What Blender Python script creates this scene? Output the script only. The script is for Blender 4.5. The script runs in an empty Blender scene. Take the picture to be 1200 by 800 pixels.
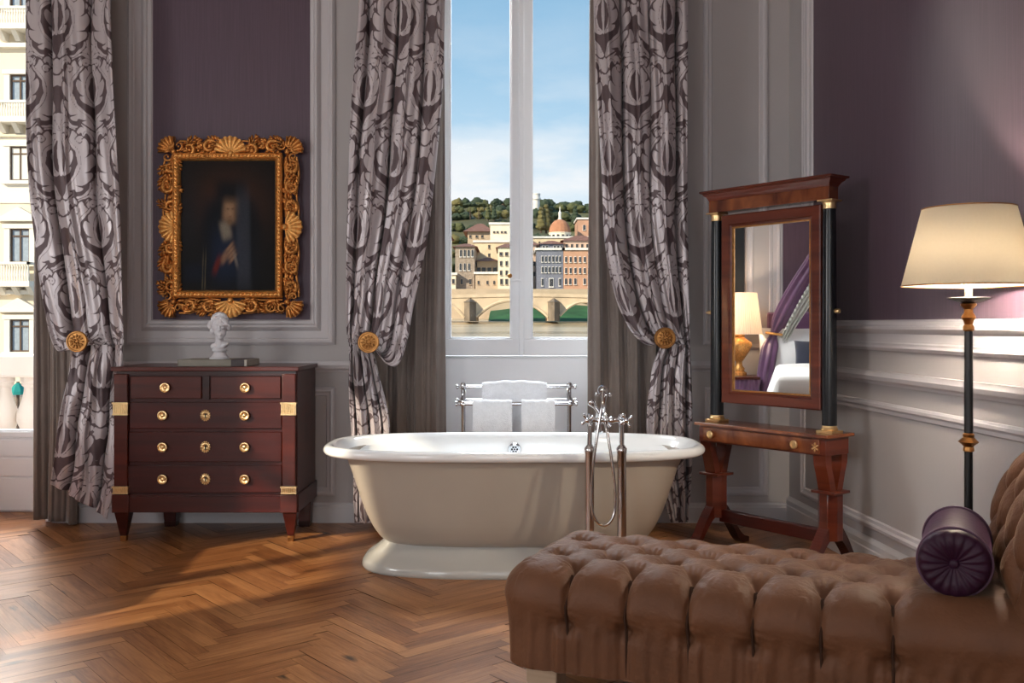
import bpy, bmesh, math, random
import numpy as np
from mathutils import Vector, Matrix, noise
random.seed(7); rng = np.random.default_rng(7)
PI = math.pi
C = bpy.context.scene.collection
F = 1120.0; CX = 600.0; HY = 380.0; H = 1.12      # focal length in px, principal column, horizon row, eye height

def PX(px, Y): return (px - CX) * Y / F
def PZ(py, Y): return H - (py - HY) * Y / F
def P(px, py, Y): return (PX(px, Y), Y, PZ(py, Y))

# ------------------------------------------------------------------ materials
def newmat(name):
    m = bpy.data.materials.new(name); m.use_nodes = True
    nt = m.node_tree; b = nt.nodes['Principled BSDF']
    return m, nt, b

def setp(b, **k):
    names = dict(color='Base Color', rough='Roughness', metal='Metallic', coat='Coat Weight', coatr='Coat Roughness',
                 sheen='Sheen Weight', tint='Sheen Tint', sheenr='Sheen Roughness', spec='Specular IOR Level', trans='Transmission Weight', ior='IOR',
                 emit='Emission Strength', emitc='Emission Color', aniso='Anisotropic')
    for q, v in k.items():
        if q in ('color', 'emitc', 'tint') and len(v) == 3: v = (*v, 1)
        b.inputs[names[q]].default_value = v

def plain(name, color, rough=.5, var=.06, scale=8., bump=0., bscale=60., **k):
    """principled material with a gentle procedural tone variation and bump"""
    m, nt, b = newmat(name); setp(b, color=color, rough=rough, **k)
    tc = nt.nodes.new('ShaderNodeTexCoord')
    if var:
        n = nt.nodes.new('ShaderNodeTexNoise'); n.inputs['Scale'].default_value = scale; n.inputs['Detail'].default_value = 5
        nt.links.new(tc.outputs['Object'], n.inputs['Vector'])
        r = nt.nodes.new('ShaderNodeValToRGB')
        r.color_ramp.elements[0].position = .3; r.color_ramp.elements[1].position = .7
        r.color_ramp.elements[0].color = (*[c * (1 - var) for c in color], 1)
        r.color_ramp.elements[1].color = (*[min(1, c * (1 + var)) for c in color], 1)
        nt.links.new(n.outputs['Fac'], r.inputs['Fac']); nt.links.new(r.outputs['Color'], b.inputs['Base Color'])
    if bump:
        n2 = nt.nodes.new('ShaderNodeTexNoise'); n2.inputs['Scale'].default_value = bscale; n2.inputs['Detail'].default_value = 4
        nt.links.new(tc.outputs['Object'], n2.inputs['Vector'])
        bp = nt.nodes.new('ShaderNodeBump'); bp.inputs['Strength'].default_value = bump; bp.inputs['Distance'].default_value = .005
        nt.links.new(n2.outputs['Fac'], bp.inputs['Height']); nt.links.new(bp.outputs['Normal'], b.inputs['Normal'])
    return m

def woodmat(name, c0, c1, scale=(3, 40, 40), rough=.3, coat=.3, contrast=(.35, .7)):
    m, nt, b = newmat(name); setp(b, rough=rough, coat=coat, coatr=.12, spec=.38)
    tc = nt.nodes.new('ShaderNodeTexCoord'); mp = nt.nodes.new('ShaderNodeMapping'); mp.inputs['Scale'].default_value = scale
    n = nt.nodes.new('ShaderNodeTexNoise'); n.inputs['Scale'].default_value = 1.; n.inputs['Detail'].default_value = 8; n.inputs['Distortion'].default_value = .6
    r = nt.nodes.new('ShaderNodeValToRGB'); r.color_ramp.elements[0].position = contrast[0]; r.color_ramp.elements[1].position = contrast[1]
    r.color_ramp.elements[0].color = (*c0, 1); r.color_ramp.elements[1].color = (*c1, 1)
    nt.links.new(tc.outputs['Object'], mp.inputs['Vector']); nt.links.new(mp.outputs['Vector'], n.inputs['Vector'])
    nt.links.new(n.outputs['Fac'], r.inputs['Fac']); nt.links.new(r.outputs['Color'], b.inputs['Base Color'])
    return m

M = {}
M['wall'] = plain('wall paint', (.42, .39, .385), .6, .03, 2, .05, 90)
M['trimw'] = plain('moulding paint', (.52, .49, .50), .42, .02, 3)
M['base'] = plain('baseboard paint', (.55, .53, .54), .4, .02, 3)
M['white'] = plain('window white gloss', (.88, .89, .91), .35, .015, 3)
M['ceil'] = plain('ceiling paint', (.72, .70, .68), .7, .02, 2)
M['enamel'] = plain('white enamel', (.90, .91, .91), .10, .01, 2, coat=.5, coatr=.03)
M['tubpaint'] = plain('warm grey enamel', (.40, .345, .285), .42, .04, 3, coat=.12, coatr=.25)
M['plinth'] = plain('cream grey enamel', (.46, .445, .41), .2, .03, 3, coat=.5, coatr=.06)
M['chrome'] = plain('chrome', (.72, .73, .75), .07, 0, metal=1.)
M['nickel'] = plain('dark nickel pipe', (.60, .56, .54), .12, 0, metal=1.)
M['hole_shade'] = plain('dark hole', (.01, .01, .01), .5, 0)  # black colour standing in for the shade inside small holes
M['towel'] = plain('white terry', (.92, .93, .96), .95, .04, 60, .9, 220, sheen=.4)
M['terry_hem'] = plain('woven towel band', (.72, .74, .80), .8, .03, 60, .3, 300)
M['mahog'] = woodmat('dark mahogany', (.034, .0032, .0018), (.066, .0072, .0038), (1.2, 9, 26), .32, .10)
M['mahog2'] = woodmat('red mahogany', (.048, .006, .0028), (.094, .014, .0065), (1.5, 1.5, 18), .30, .14)
M['flame'] = woodmat('flame mahogany', (.08, .016, .006), (.28, .085, .028), (9, 3, 3.5), .24, .5, (.38, .66))
M['mahogdark'] = woodmat('very dark mahogany', (.02, .005, .004), (.045, .01, .007), (2, 9, 20), .3, .3)
M['brass'] = plain('gilt brass', (.85, .60, .30), .28, .12, 40, .2, 120, metal=1.)
M['brassd'] = plain('antique brass', (.42, .20, .065), .32, .2, 50, .3, 90, metal=1.)
M['gilt'] = plain('gilded carving', (.50, .21, .055), .34, .35, 30, .5, 110, metal=.85)
M['gilt2'] = plain('gilded fillet', (.74, .37, .11), .38, .25, 60, .5, 160, metal=.8)
M['ebony'] = plain('black lacquer', (.006, .007, .009), .25, 0, coat=.15, coatr=.1, spec=.35)
M['mahogm'] = woodmat('mirror mahogany', (.070, .010, .004), (.150, .030, .012), (1.5, 1.5, 18), .28, .35)
M['mirror'] = plain('mirror silver', (.93, .94, .93), .0, 0, metal=1.)
M['black'] = plain('black metal', (.012, .011, .011), .35, .1, 20)
M['marble'] = plain('white plaster', (.70, .69, .72), .6, .04, 20, .15, 60)
M['book'] = plain('grey linen cover', (.30, .28, .235), .8, .05, 30, .3, 300)
M['bookd'] = plain('dark leather spine', (.055, .04, .04), .5, .1, 30)
M['pages'] = plain('paper edges', (.55, .52, .45), .9, .05, 80)
M['taupe'] = plain('taupe velvet', (.20, .158, .135), .75, .08, 10, .25, 120, sheen=.6, sheenr=.4)
M['velvet'] = plain('brown velvet', (.128, .052, .023), .60, .14, 6, .4, 90, sheen=.22, sheenr=.28, tint=(1, .70, .48), spec=.30)
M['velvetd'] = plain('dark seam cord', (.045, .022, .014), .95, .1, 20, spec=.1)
M['plum'] = plain('plum satin velvet', (.026, .004, .018), .50, .25, 7, .2, 50, sheen=.14, sheenr=.3, tint=(.7, .35, .65), spec=.3)
M['plumcord'] = plain('plum piping', (.09, .035, .07), .55, .1, 30, sheen=.2)
M['legwood'] = woodmat('pale oak', (.38, .26, .17), (.52, .38, .26), (3, 20, 20), .5, 0.)
M['linen'] = plain('white bed linen', (.82, .83, .85), .9, .02, 12, .1, 30)
M['navy'] = plain('navy cushion velvet', (.012, .018, .045), .8, .1, 20, sheen=.4)
M['purple'] = plain('purple silk', (.105, .038, .105), .4, .15, 12, sheen=.5)
M['fringe'] = plain('pale fringe', (.62, .64, .60), .9, .1, 50)
M['screen'] = plain('dark panel', (.02, .022, .024), .2, 0)

def purple_panel():
    m, nt, b = newmat('purple wall silk'); setp(b, rough=.5, sheen=.12)
    tc = nt.nodes.new('ShaderNodeTexCoord'); mp = nt.nodes.new('ShaderNodeMapping'); mp.inputs['Scale'].default_value = (160, 160, 3)
    n = nt.nodes.new('ShaderNodeTexNoise'); n.inputs['Scale'].default_value = 1; n.inputs['Detail'].default_value = 3
    r = nt.nodes.new('ShaderNodeValToRGB')
    r.color_ramp.elements[0].position = .3; r.color_ramp.elements[1].position = .7
    r.color_ramp.elements[0].color = (.070, .039, .060, 1); r.color_ramp.elements[1].color = (.092, .053, .080, 1)
    nt.links.new(tc.outputs['Object'], mp.inputs['Vector']); nt.links.new(mp.outputs['Vector'], n.inputs['Vector'])
    nt.links.new(n.outputs['Fac'], r.inputs['Fac']); nt.links.new(r.outputs['Color'], b.inputs['Base Color'])
    return m
M['silk'] = purple_panel()

def damask_mat():
    m, nt, b = newmat('silver damask on plum ground')
    at = nt.nodes.new('ShaderNodeAttribute'); at.attribute_name = 'pat'
    r = nt.nodes.new('ShaderNodeValToRGB'); r.color_ramp.elements[0].position = .35; r.color_ramp.elements[1].position = .62
    r.color_ramp.elements[0].color = (.098, .065, .069, 1); r.color_ramp.elements[1].color = (.50, .445, .455, 1)
    nt.links.new(at.outputs['Fac'], r.inputs['Fac']); nt.links.new(r.outputs['Color'], b.inputs['Base Color'])
    mr = nt.nodes.new('ShaderNodeMapRange'); mr.inputs['To Min'].default_value = .48; mr.inputs['To Max'].default_value = .30
    nt.links.new(at.outputs['Fac'], mr.inputs['Value']); nt.links.new(mr.outputs['Result'], b.inputs['Roughness'])
    setp(b, sheen=.15, sheenr=.35, spec=.6, metal=.28)
    return m
M['damask'] = damask_mat()

def glassmat():
    m = bpy.data.materials.new('clear window glass'); m.use_nodes = True; nt = m.node_tree; nt.nodes.clear()
    o = nt.nodes.new('ShaderNodeOutputMaterial'); mx = nt.nodes.new('ShaderNodeMixShader')
    t = nt.nodes.new('ShaderNodeBsdfTransparent'); g = nt.nodes.new('ShaderNodeBsdfGlossy'); g.inputs['Roughness'].default_value = 0
    t.inputs['Color'].default_value = (.98, .99, .99, 1)
    fr = nt.nodes.new('ShaderNodeFresnel'); fr.inputs['IOR'].default_value = 1.06
    nt.links.new(fr.outputs['Fac'], mx.inputs['Fac']); nt.links.new(t.outputs[0], mx.inputs[1]); nt.links.new(g.outputs[0], mx.inputs[2])
    nt.links.new(mx.outputs[0], o.inputs['Surface'])
    return m
M['glass'] = glassmat()

def shademat(name, col, tw=.55):
    m = bpy.data.materials.new(name); m.use_nodes = True; nt = m.node_tree; nt.nodes.clear()
    o = nt.nodes.new('ShaderNodeOutputMaterial'); mx = nt.nodes.new('ShaderNodeMixShader'); mx.inputs['Fac'].default_value = tw
    d = nt.nodes.new('ShaderNodeBsdfDiffuse'); t = nt.nodes.new('ShaderNodeBsdfTranslucent')
    tc = nt.nodes.new('ShaderNodeTexCoord'); n = nt.nodes.new('ShaderNodeTexNoise'); n.inputs['Scale'].default_value = 120
    r = nt.nodes.new('ShaderNodeValToRGB'); r.color_ramp.elements[0].color = (*[c * .95 for c in col], 1); r.color_ramp.elements[1].color = (*col, 1)
    nt.links.new(tc.outputs['Object'], n.inputs['Vector']); nt.links.new(n.outputs['Fac'], r.inputs['Fac'])
    for s in (d, t): nt.links.new(r.outputs['Color'], s.inputs['Color'])
    nt.links.new(d.outputs[0], mx.inputs[1]); nt.links.new(t.outputs[0], mx.inputs[2]); nt.links.new(mx.outputs[0], o.inputs['Surface'])
    return m
M['shade'] = shademat('cream linen shade', (.96, .91, .80), .68)
M['shade2'] = shademat('pleated cream shade', (.92, .80, .66))
mb, _, bb = newmat('lit bulb'); setp(bb, color=(1, .8, .5), emit=12., emitc=(1, .72, .42)); M['bulb'] = mb

# ------------------------------------------------------------------ geometry collector
class G:
    def __init__(s): s.v = []; s.f = []; s.m = []
    def add(s, vs, fs, mi=0):
        o = len(s.v); s.v.extend([tuple(map(float, p)) for p in vs]); s.f.extend([tuple(i + o for i in f) for f in fs]); s.m.extend([mi] * len(fs)); return s
    def box(s, x0, x1, y0, y1, z0, z1, mi=0):
        if x0 > x1: x0, x1 = x1, x0
        if y0 > y1: y0, y1 = y1, y0
        if z0 > z1: z0, z1 = z1, z0
        vs = [(x, y, z) for x in (x0, x1) for y in (y0, y1) for z in (z0, z1)]
        return s.add(vs, [(0, 1, 3, 2), (4, 6, 7, 5), (0, 4, 5, 1), (2, 3, 7, 6), (0, 2, 6, 4), (1, 5, 7, 3)], mi)
    def hexa(s, bot, top, mi=0):     # 4 bottom pts ccw, 4 top pts ccw
        return s.add(list(bot) + list(top), [(3, 2, 1, 0), (4, 5, 6, 7), (0, 1, 5, 4), (1, 2, 6, 5), (2, 3, 7, 6), (3, 0, 4, 7)], mi)
    def lathe(s, prof, c=(0, 0, 0), seg=28, axis='z', mi=0, cap=True, lobes=0, lamp=0., sx=1., sy=1.):
        vs = []; fs = []; n = len(prof)
        for (r, h) in prof:
            for k in range(seg):
                a = 2 * PI * k / seg; rr = r * (1 + lamp * math.cos(lobes * a)) if lobes else r
                x, y = rr * math.cos(a) * sx, rr * math.sin(a) * sy
                p = (x, y, h) if axis == 'z' else ((h, x, y) if axis == 'x' else (y, h, x))
                vs.append((p[0] + c[0], p[1] + c[1], p[2] + c[2]))
        for i in range(n - 1):
            for k in range(seg):
                k2 = (k + 1) % seg
                fs.append((i * seg + k, i * seg + k2, (i + 1) * seg + k2, (i + 1) * seg + k))
        if cap:
            if prof[0][0] > 1e-6: fs.append(tuple(reversed(range(seg))))
            if prof[-1][0] > 1e-6: fs.append(tuple((n - 1) * seg + k for k in range(seg)))
        return s.add(vs, fs, mi)
    def tube(s, pts, r, seg=10, mi=0, closed=False, caps=True, flat=1.):
        pts = [Vector(p) for p in pts]; n = len(pts)
        rs = r if hasattr(r, '__len__') else [r] * n
        vs = []; fs = []; up = None
        for i in range(n):
            t = (pts[(i + 1) % n] - pts[i - 1]) if closed else (pts[min(i + 1, n - 1)] - pts[max(i - 1, 0)])
            if t.length < 1e-9: t = Vector((0, 0, 1))
            t.normalize()
            if up is None:
                up = t.orthogonal().normalized()
            up = (up - t * up.dot(t))
            if up.length < 1e-6: up = t.orthogonal()
            up.normalize(); sd = t.cross(up)
            for k in range(seg):
                a = 2 * PI * k / seg
                vs.append(pts[i] + (up * math.cos(a) + sd * math.sin(a) * flat) * rs[i])
        m = n if closed else n - 1
        for i in range(m):
            for k in range(seg):
                a, b = i * seg, ((i + 1) % n) * seg; k2 = (k + 1) % seg
                fs.append((a + k, a + k2, b + k2, b + k))
        if caps and not closed:
            fs.append(tuple(reversed(range(seg)))); fs.append(tuple((n - 1) * seg + k for k in range(seg)))
        return s.add(vs, fs, mi)
    def grid(s, fn, nu, nv, mi=0, wrapu=False):
        vs = [fn(i / nu, j / nv) for j in range(nv + 1) for i in range(nu if wrapu else nu + 1)]
        w = nu if wrapu else nu + 1
        fs = [(j * w + i, j * w + (i + 1) % w, (j + 1) * w + (i + 1) % w, (j + 1) * w + i) for j in range(nv) for i in range(nu)]
        return s.add(vs, fs, mi)
    def sphere(s, c, r, seg=16, rings=10, mi=0, rot=None):
        if not hasattr(r, '__len__'): r = (r, r, r)
        vs = [];
        for j in range(rings + 1):
            th = PI * j / rings
            for k in range(seg):
                a = 2 * PI * k / seg
                p = Vector((math.sin(th) * math.cos(a) * r[0], math.sin(th) * math.sin(a) * r[1], math.cos(th) * r[2]))
                if rot is not None: p = rot @ p
                vs.append((p.x + c[0], p.y + c[1], p.z + c[2]))
        fs = [(j * seg + k, (j + 1) * seg + k, (j + 1) * seg + (k + 1) % seg, j * seg + (k + 1) % seg) for j in range(rings) for k in range(seg)]
        return s.add(vs, fs, mi)
    def prism(s, poly, y0, y1, mi=0, plane='xz'):   # polygon extruded along the third axis
        n = len(poly)
        def q(p, y): return (p[0], y, p[1]) if plane == 'xz' else ((p[0], p[1], y) if plane == 'xy' else (y, p[0], p[1]))
        vs = [q(p, y0) for p in poly] + [q(p, y1) for p in poly]
        fs = [tuple(reversed(range(n))), tuple(range(n, 2 * n))] + [(i, (i + 1) % n, n + (i + 1) % n, n + i) for i in range(n)]
        return s.add(vs, fs, mi)
    def xf(s, mat):
        s.v = [tuple(mat @ Vector(p)) for p in s.v]; return s
    def join(s, o, mat=None):
        vs = o.v if mat is None else [tuple(mat @ Vector(p)) for p in o.v]
        k = len(s.v); s.v.extend(vs); s.f.extend([tuple(i + k for i in f) for f in o.f]); s.m.extend(o.m); return s
    def build(s, name, mats, parent=None, smooth=35, bevel=0., bseg=2, world=True, fixn=True):
        me = bpy.data.meshes.new(name)
        vs = s.v
        if parent is not None and world:
            L = parent.location; vs = [(p[0] - L[0], p[1] - L[1], p[2] - L[2]) for p in vs]
        me.from_pydata(vs, [], s.f)
        if not isinstance(mats, (list, tuple)): mats = [mats]
        for m in mats: me.materials.append(m)
        if len(mats) > 1: me.polygons.foreach_set('material_index', s.m)
        me.validate(); me.update()
        if fixn:
            bm = bmesh.new(); bm.from_mesh(me); bmesh.ops.recalc_face_normals(bm, faces=bm.faces); bm.to_mesh(me); bm.free()
        if smooth:
            me.polygons.foreach_set('use_smooth', [True] * len(me.polygons)); me.set_sharp_from_angle(angle=math.radians(smooth))
        o = bpy.data.objects.new(name, me); C.objects.link(o)
        if parent is not None: o.parent = parent
        if bevel:
            b = o.modifiers.new('b', 'BEVEL'); b.width = bevel; b.segments = bseg; b.limit_method = 'ANGLE'; b.angle_limit = math.radians(40)
        return o

def empty(name, loc, rz=0., **k):
    o = bpy.data.objects.new(name, None); C.objects.link(o); o.location = loc; o.rotation_euler = (0, 0, rz); o.empty_display_size = .1
    tag(o, **k); return o
def tag(o, label=None, cat=None, group=None, kind=None):
    if label: o['label'] = label
    if cat: o['category'] = cat
    if group: o['group'] = group
    if kind: o['kind'] = kind
    return o
def struct(o): o['kind'] = 'structure'; return o
def lab(o, s): o['label'] = s; return o

def bez(pts, n=20):      # Catmull-Rom through points
    pts = [Vector(p) for p in pts]; q = [2 * pts[0] - pts[1]] + pts + [2 * pts[-1] - pts[-2]]; out = []
    for i in range(1, len(q) - 2):
        for k in range(n):
            t = k / n; a, b, c, d = q[i - 1], q[i], q[i + 1], q[i + 2]
            out.append(.5 * ((2 * b) + (c - a) * t + (2 * a - 5 * b + 4 * c - d) * t * t + (3 * b - a - 3 * c + d) * t ** 3))
    out.append(pts[-1]); return out
# ================================================================== THE ROOM
YB = 5.41; YN = 5.72            # back wall face, window plane in the niches
XL, YR, ZC = -4.6, -3.2, 3.9    # left wall, rear wall, ceiling
WS = .0625                      # the right wall opens slightly towards the room
XC = PX(925, YB)
def wallx(Y): return XC + WS * (YB - Y)

# floor: individual herringbone oak blocks
def make_floor():
    n, w = 8, .060; ang = math.radians(40); ca, sa = math.cos(ang), math.sin(ang)
    V = []; Fc = []; UV = []; R = []
    x0, x1, y0, y1 = XL, wallx(YR) + .02, YR, YN + .02
    def put(a0, b0, a1, b1, along):
        e = .0005; z = 0.; cx = (a0 + a1) / 2 * w + .11; cy = (b0 + b1) / 2 * w + .05
        X = ca * cx - sa * cy + .0; Y = sa * cx + ca * cy
        if not (x0 - .3 < X < x1 + .3 and y0 - .3 < Y < y1 + .3): return
        tone = random.random(); ou, ov = random.random() * 40, random.random() * 40
        dz = random.uniform(-.0004, .0004)
        cs = [(a0 * w + e, b0 * w + e), (a1 * w - e, b0 * w + e), (a1 * w - e, b1 * w - e), (a0 * w + e, b1 * w - e)]
        k = len(V)
        tx = random.uniform(-.004, .004); ty = random.uniform(-.004, .004)
        for (a, b) in cs:
            a_ = a + .11; b_ = b + .05
            V.append((ca * a_ - sa * b_, sa * a_ + ca * b_, dz + (a - cs[0][0]) * tx * .3 + (b - cs[0][1]) * ty))
            UV.append((ou + (a if along else b), ov + (b if along else a)))
        Fc.append((k, k + 1, k + 2, k + 3)); R.append(tone)
    for j in range(-150, 175):
        for k in range(-10, 11):
            o = 2 * n * k
            put(j + o, j, j + n + o, j + 1, True)
            put(j + n + o, j + 1 - n, j + n + 1 + o, j + 1, False)
    nb = len(V)
    me = bpy.data.meshes.new('floor')
    V += [(x0 - .4, y0 - .4, -.004), (x1 + .4, y0 - .4, -.004), (x1 + .4, y1 + .3, -.004), (x0 - .4, y1 + .3, -.004)]
    Fc.append((nb, nb + 1, nb + 2, nb + 3))
    me.from_pydata(V, [], Fc); me.update()
    uv = me.uv_layers.new(name='UVMap'); d = []
    for p in me.polygons:
        for li in p.loop_indices:
            vi = me.loops[li].vertex_index; d += UV[vi] if vi < nb else (0, 0)
    uv.data.foreach_set('uv', d)
    at = me.attributes.new('tone', 'FLOAT', 'FACE'); at.data.foreach_set('value', R + [0.])
    m, nt, b = newmat('herringbone oak'); m2 = plain('dark joint', (.03, .016, .01), .9, 0)
    me.materials.append(m); me.materials.append(m2); me.polygons[len(Fc) - 1].material_index = 1
    N = nt.nodes.new; Lk = nt.links.new
    u = N('ShaderNodeUVMap'); mp = N('ShaderNodeMapping'); mp.inputs['Scale'].default_value = (5, 75, 1); Lk(u.outputs['UV'], mp.inputs['Vector'])
    n1 = N('ShaderNodeTexNoise'); n1.inputs['Scale'].default_value = 1; n1.inputs['Detail'].default_value = 8; n1.inputs['Roughness'].default_value = .65; n1.inputs['Distortion'].default_value = 1.2; Lk(mp.outputs[0], n1.inputs['Vector'])
    mp2 = N('ShaderNodeMapping'); mp2.inputs['Scale'].default_value = (2.2, 14, 1); Lk(u.outputs['UV'], mp2.inputs['Vector'])
    n2 = N('ShaderNodeTexNoise'); n2.inputs['Scale'].default_value = 1; n2.inputs['Detail'].default_value = 4; Lk(mp2.outputs[0], n2.inputs['Vector'])
    r = N('ShaderNodeValToRGB'); r.color_ramp.elements[0].position = .28; r.color_ramp.elements[1].position = .75
    r.color_ramp.elements[0].color = (.080, .025, .008, 1); r.color_ramp.elements[1].color = (.43, .19, .068, 1)
    e = r.color_ramp.elements.new(.5); e.color = (.235, .085, .026, 1)
    at_ = N('ShaderNodeAttribute'); at_.attribute_name = 'tone'
    # noise mix + per-block tone
    a1 = N('ShaderNodeMath'); a1.operation = 'MULTIPLY_ADD'; a1.inputs[1].default_value = .55; Lk(n1.outputs['Fac'], a1.inputs[0])
    a0 = N('ShaderNodeMath'); a0.operation = 'MULTIPLY_ADD'; a0.inputs[1].default_value = .22; a0.inputs[2].default_value = -.03; Lk(at_.outputs['Fac'], a0.inputs[0])
    a2 = N('ShaderNodeMath'); a2.operation = 'MULTIPLY_ADD'; a2.inputs[1].default_value = .45; Lk(n2.outputs['Fac'], a2.inputs[0]); Lk(a0.outputs[0], a2.inputs[2])
    Lk(a2.outputs[0], a1.inputs[2]); Lk(a1.outputs[0], r.inputs['Fac'])
    # knots
    mp3 = N('ShaderNodeMapping'); mp3.inputs['Scale'].default_value = (2.6, 7, 1); Lk(u.outputs['UV'], mp3.inputs['Vector'])
    vo = N('ShaderNodeTexVoronoi'); vo.inputs['Scale'].default_value = 1.; Lk(mp3.outputs[0], vo.inputs['Vector'])
    nd = N('ShaderNodeMath'); nd.operation = 'MULTIPLY_ADD'; nd.inputs[1].default_value = .25; Lk(n1.outputs['Fac'], nd.inputs[0]); Lk(vo.outputs['Distance'], nd.inputs[2])
    kr = N('ShaderNodeValToRGB'); kr.color_ramp.elements[0].position = .16; kr.color_ramp.elements[1].position = .27
    kr.color_ramp.elements[0].color = (.10, .08, .07, 1); kr.color_ramp.elements[1].color = (1, 1, 1, 1); Lk(nd.outputs[0], kr.inputs['Fac'])
    vc = N('ShaderNodeSeparateColor'); Lk(vo.outputs['Color'], vc.inputs[0])
    gt = N('ShaderNodeMath'); gt.operation = 'GREATER_THAN'; gt.inputs[1].default_value = .72; Lk(vc.outputs[0], gt.inputs[0])
    mx = N('ShaderNodeMix'); mx.data_type = 'RGBA'; mx.blend_type = 'MULTIPLY'; Lk(gt.outputs[0], mx.inputs[0]); Lk(r.outputs['Color'], mx.inputs[6]); Lk(kr.outputs['Color'], mx.inputs[7])
    Lk(mx.outputs[2], b.inputs['Base Color'])
    rr = N('ShaderNodeMapRange'); rr.inputs['To Min'].default_value = .38; rr.inputs['To Max'].default_value = .26; Lk(n1.outputs['Fac'], rr.inputs['Value']); Lk(rr.outputs[0], b.inputs['Roughness'])
    bp = N('ShaderNodeBump'); bp.inputs['Strength'].default_value = .22; bp.inputs['Distance'].default_value = .003; Lk(n1.outputs['Fac'], bp.inputs['Height']); Lk(bp.outputs[0], b.inputs['Normal'])
    setp(b, spec=.38)
    o = bpy.data.objects.new('floor', me); C.objects.link(o); struct(o)
make_floor()

# niches: middle window X range and left window X range
NM = (PX(498, YB), PX(724, YB)); NLf = (-3.95, PX(62, YB)); ZN = 3.45
wb = G()
T = .5    # wall thickness outward
Yo = YB + T
wb.box(XL - .2, NLf[0], YB, Yo, 0, ZC); wb.box(NLf[1], NM[0], YB, Yo, 0, ZC); wb.box(NM[1], XC + .35, YB, Yo, 0, ZC)
wb.box(NLf[0], NLf[1], YB, Yo, ZN, ZC); wb.box(NM[0], NM[1], YB, Yo, ZN, ZC)
struct(wb.build('wall_back', M['wall'], smooth=0))
wr = G()
wr.add([(wallx(y) + d, y, z) for d in (0, .2) for (y, z) in ((YR - .3, 0), (YB + .5, 0), (YB + .5, ZC), (YR - .3, ZC))], [(0, 1, 2, 3), (4, 7, 6, 5), (0, 3, 7, 4), (1, 5, 6, 2), (0, 4, 5, 1), (3, 2, 6, 7)])
struct(wr.build('wall_right', M['wall'], smooth=0))
# left wall with one unseen window, rear wall with two, added for light
wl = G(); LW = (.4, 1.9)
wl.box(XL - .2, XL, YR, LW[0], 0, ZC); wl.box(XL - .2, XL, LW[1], YB, 0, ZC); wl.box(XL - .2, XL, LW[0], LW[1], 3.3, ZC); wl.box(XL - .2, XL, LW[0], LW[1], 0, .45)
struct(wl.build('wall_left', M['wall'], smooth=0))
wq = G(); RW = [(-3.6, -2.2), (-.7, .7)]
xs = [XL - .2, RW[0][0], RW[0][1], RW[1][0], RW[1][1], wallx(YR) + .2]
for i in (0, 2, 4): wq.box(xs[i], xs[i + 1], YR - .2, YR, 0, ZC)
for a, b in RW: wq.box(a, b, YR - .2, YR, 3.3, ZC); wq.box(a, b, YR - .2, YR, 0, .45)
struct(wq.build('wall_rear', M['wall'], smooth=0))
struct(G().box(XL - .2, wallx(YR) + .3, YR - .2, Yo, ZC, ZC + .2).build('ceiling', M['ceil'], smooth=0))

# mouldings: a mitred frame swept round a rectangle on a wall plane
def frame_loop(g, rect, prof, to3, bottom=True):
    """rect (u0,u1,v0,v1) outer edge; prof = [(inset, height)]; to3(u,v,h)->xyz"""
    u0, u1, v0, v1 = rect; rows = []
    for (i, h) in prof: rows.append([to3(u0 + i, v0 + i, h), to3(u1 - i, v0 + i, h), to3(u1 - i, v1 - i, h), to3(u0 + i, v1 - i, h)])
    vs = [p for r in rows for p in r]; n = len(prof)
    fs = [(a * 4 + k, a * 4 + (k + 1) % 4, (a + 1) * 4 + (k + 1) % 4, (a + 1) * 4 + k) for a in range(n - 1) for k in range(4)]
    g.add(vs, fs)
def back3(u, v, h): return (u, YB - h, v)
_L = math.hypot(1, WS)
def right3(u, v, h): return (wallx(u) - h / _L, u - h * WS / _L, v)     # u runs along Y
BIG = [(0, 0), (0, .012), (.014, .022), (.024, .016), (.034, .016), (.04, .010), (.078, .010), (.086, .020), (.10, .030), (.112, .030), (.12, .018), (.135, .014), (.145, 0)]
SM = [(0, 0), (0, .008), (.010, .016), (.022, .018), (.032, .010), (.046, .008), (.052, 0)]
tn = [0]
def trim(g, mat=None):
    tn[0] += 1; return struct(g.build('trim_%d' % tn[0], mat or M['trimw'], smooth=25, fixn=True))
# upper panels
def silk(rect, to3, name):
    g = G(); u0, u1, v0, v1 = rect
    g.add([to3(u0, v0, .0), to3(u1, v0, .0), to3(u1, v1, .0), to3(u0, v1, .0), to3(u0, v0, .004), to3(u1, v0, .004), to3(u1, v1, .004), to3(u0, v1, .004)],
          [(0, 1, 2, 3), (4, 7, 6, 5), (0, 4, 5, 1), (1, 5, 6, 2), (2, 6, 7, 3), (3, 7, 4, 0)])
    tn[0] += 1; struct(g.build('trim_%d' % tn[0], M['silk'], smooth=0))
uL = (PX(150, YB), PX(393, YB), 1.005, 3.6)
g = G(); frame_loop(g, uL, BIG, back3); trim(g)
silk((uL[0] + .13, uL[1] - .13, uL[2] + .13, uL[3] - .13), back3, 'a')
g = G(); frame_loop(g, (PX(824, YB), PX(900, YB), 1.005, 3.6), SM, back3); trim(g)
# right wall: Y positions of the vertical moulding (943..955 px)
def ywall(px):
    k = (px - CX) / F; return (XC + WS * YB) / (k + WS)
yp = ywall(943); yq = ywall(955)
uR = (-2.6, yp, 1.005, 3.6); insetR = .145
def right_prof():
    return BIG
g = G(); frame_loop(g, uR, [(i * .95, h) for i, h in BIG], right3); trim(g)
silk((uR[0] + .12, uR[1] - .12, uR[2] + .12, uR[3] - .12), right3, 'b')
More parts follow.
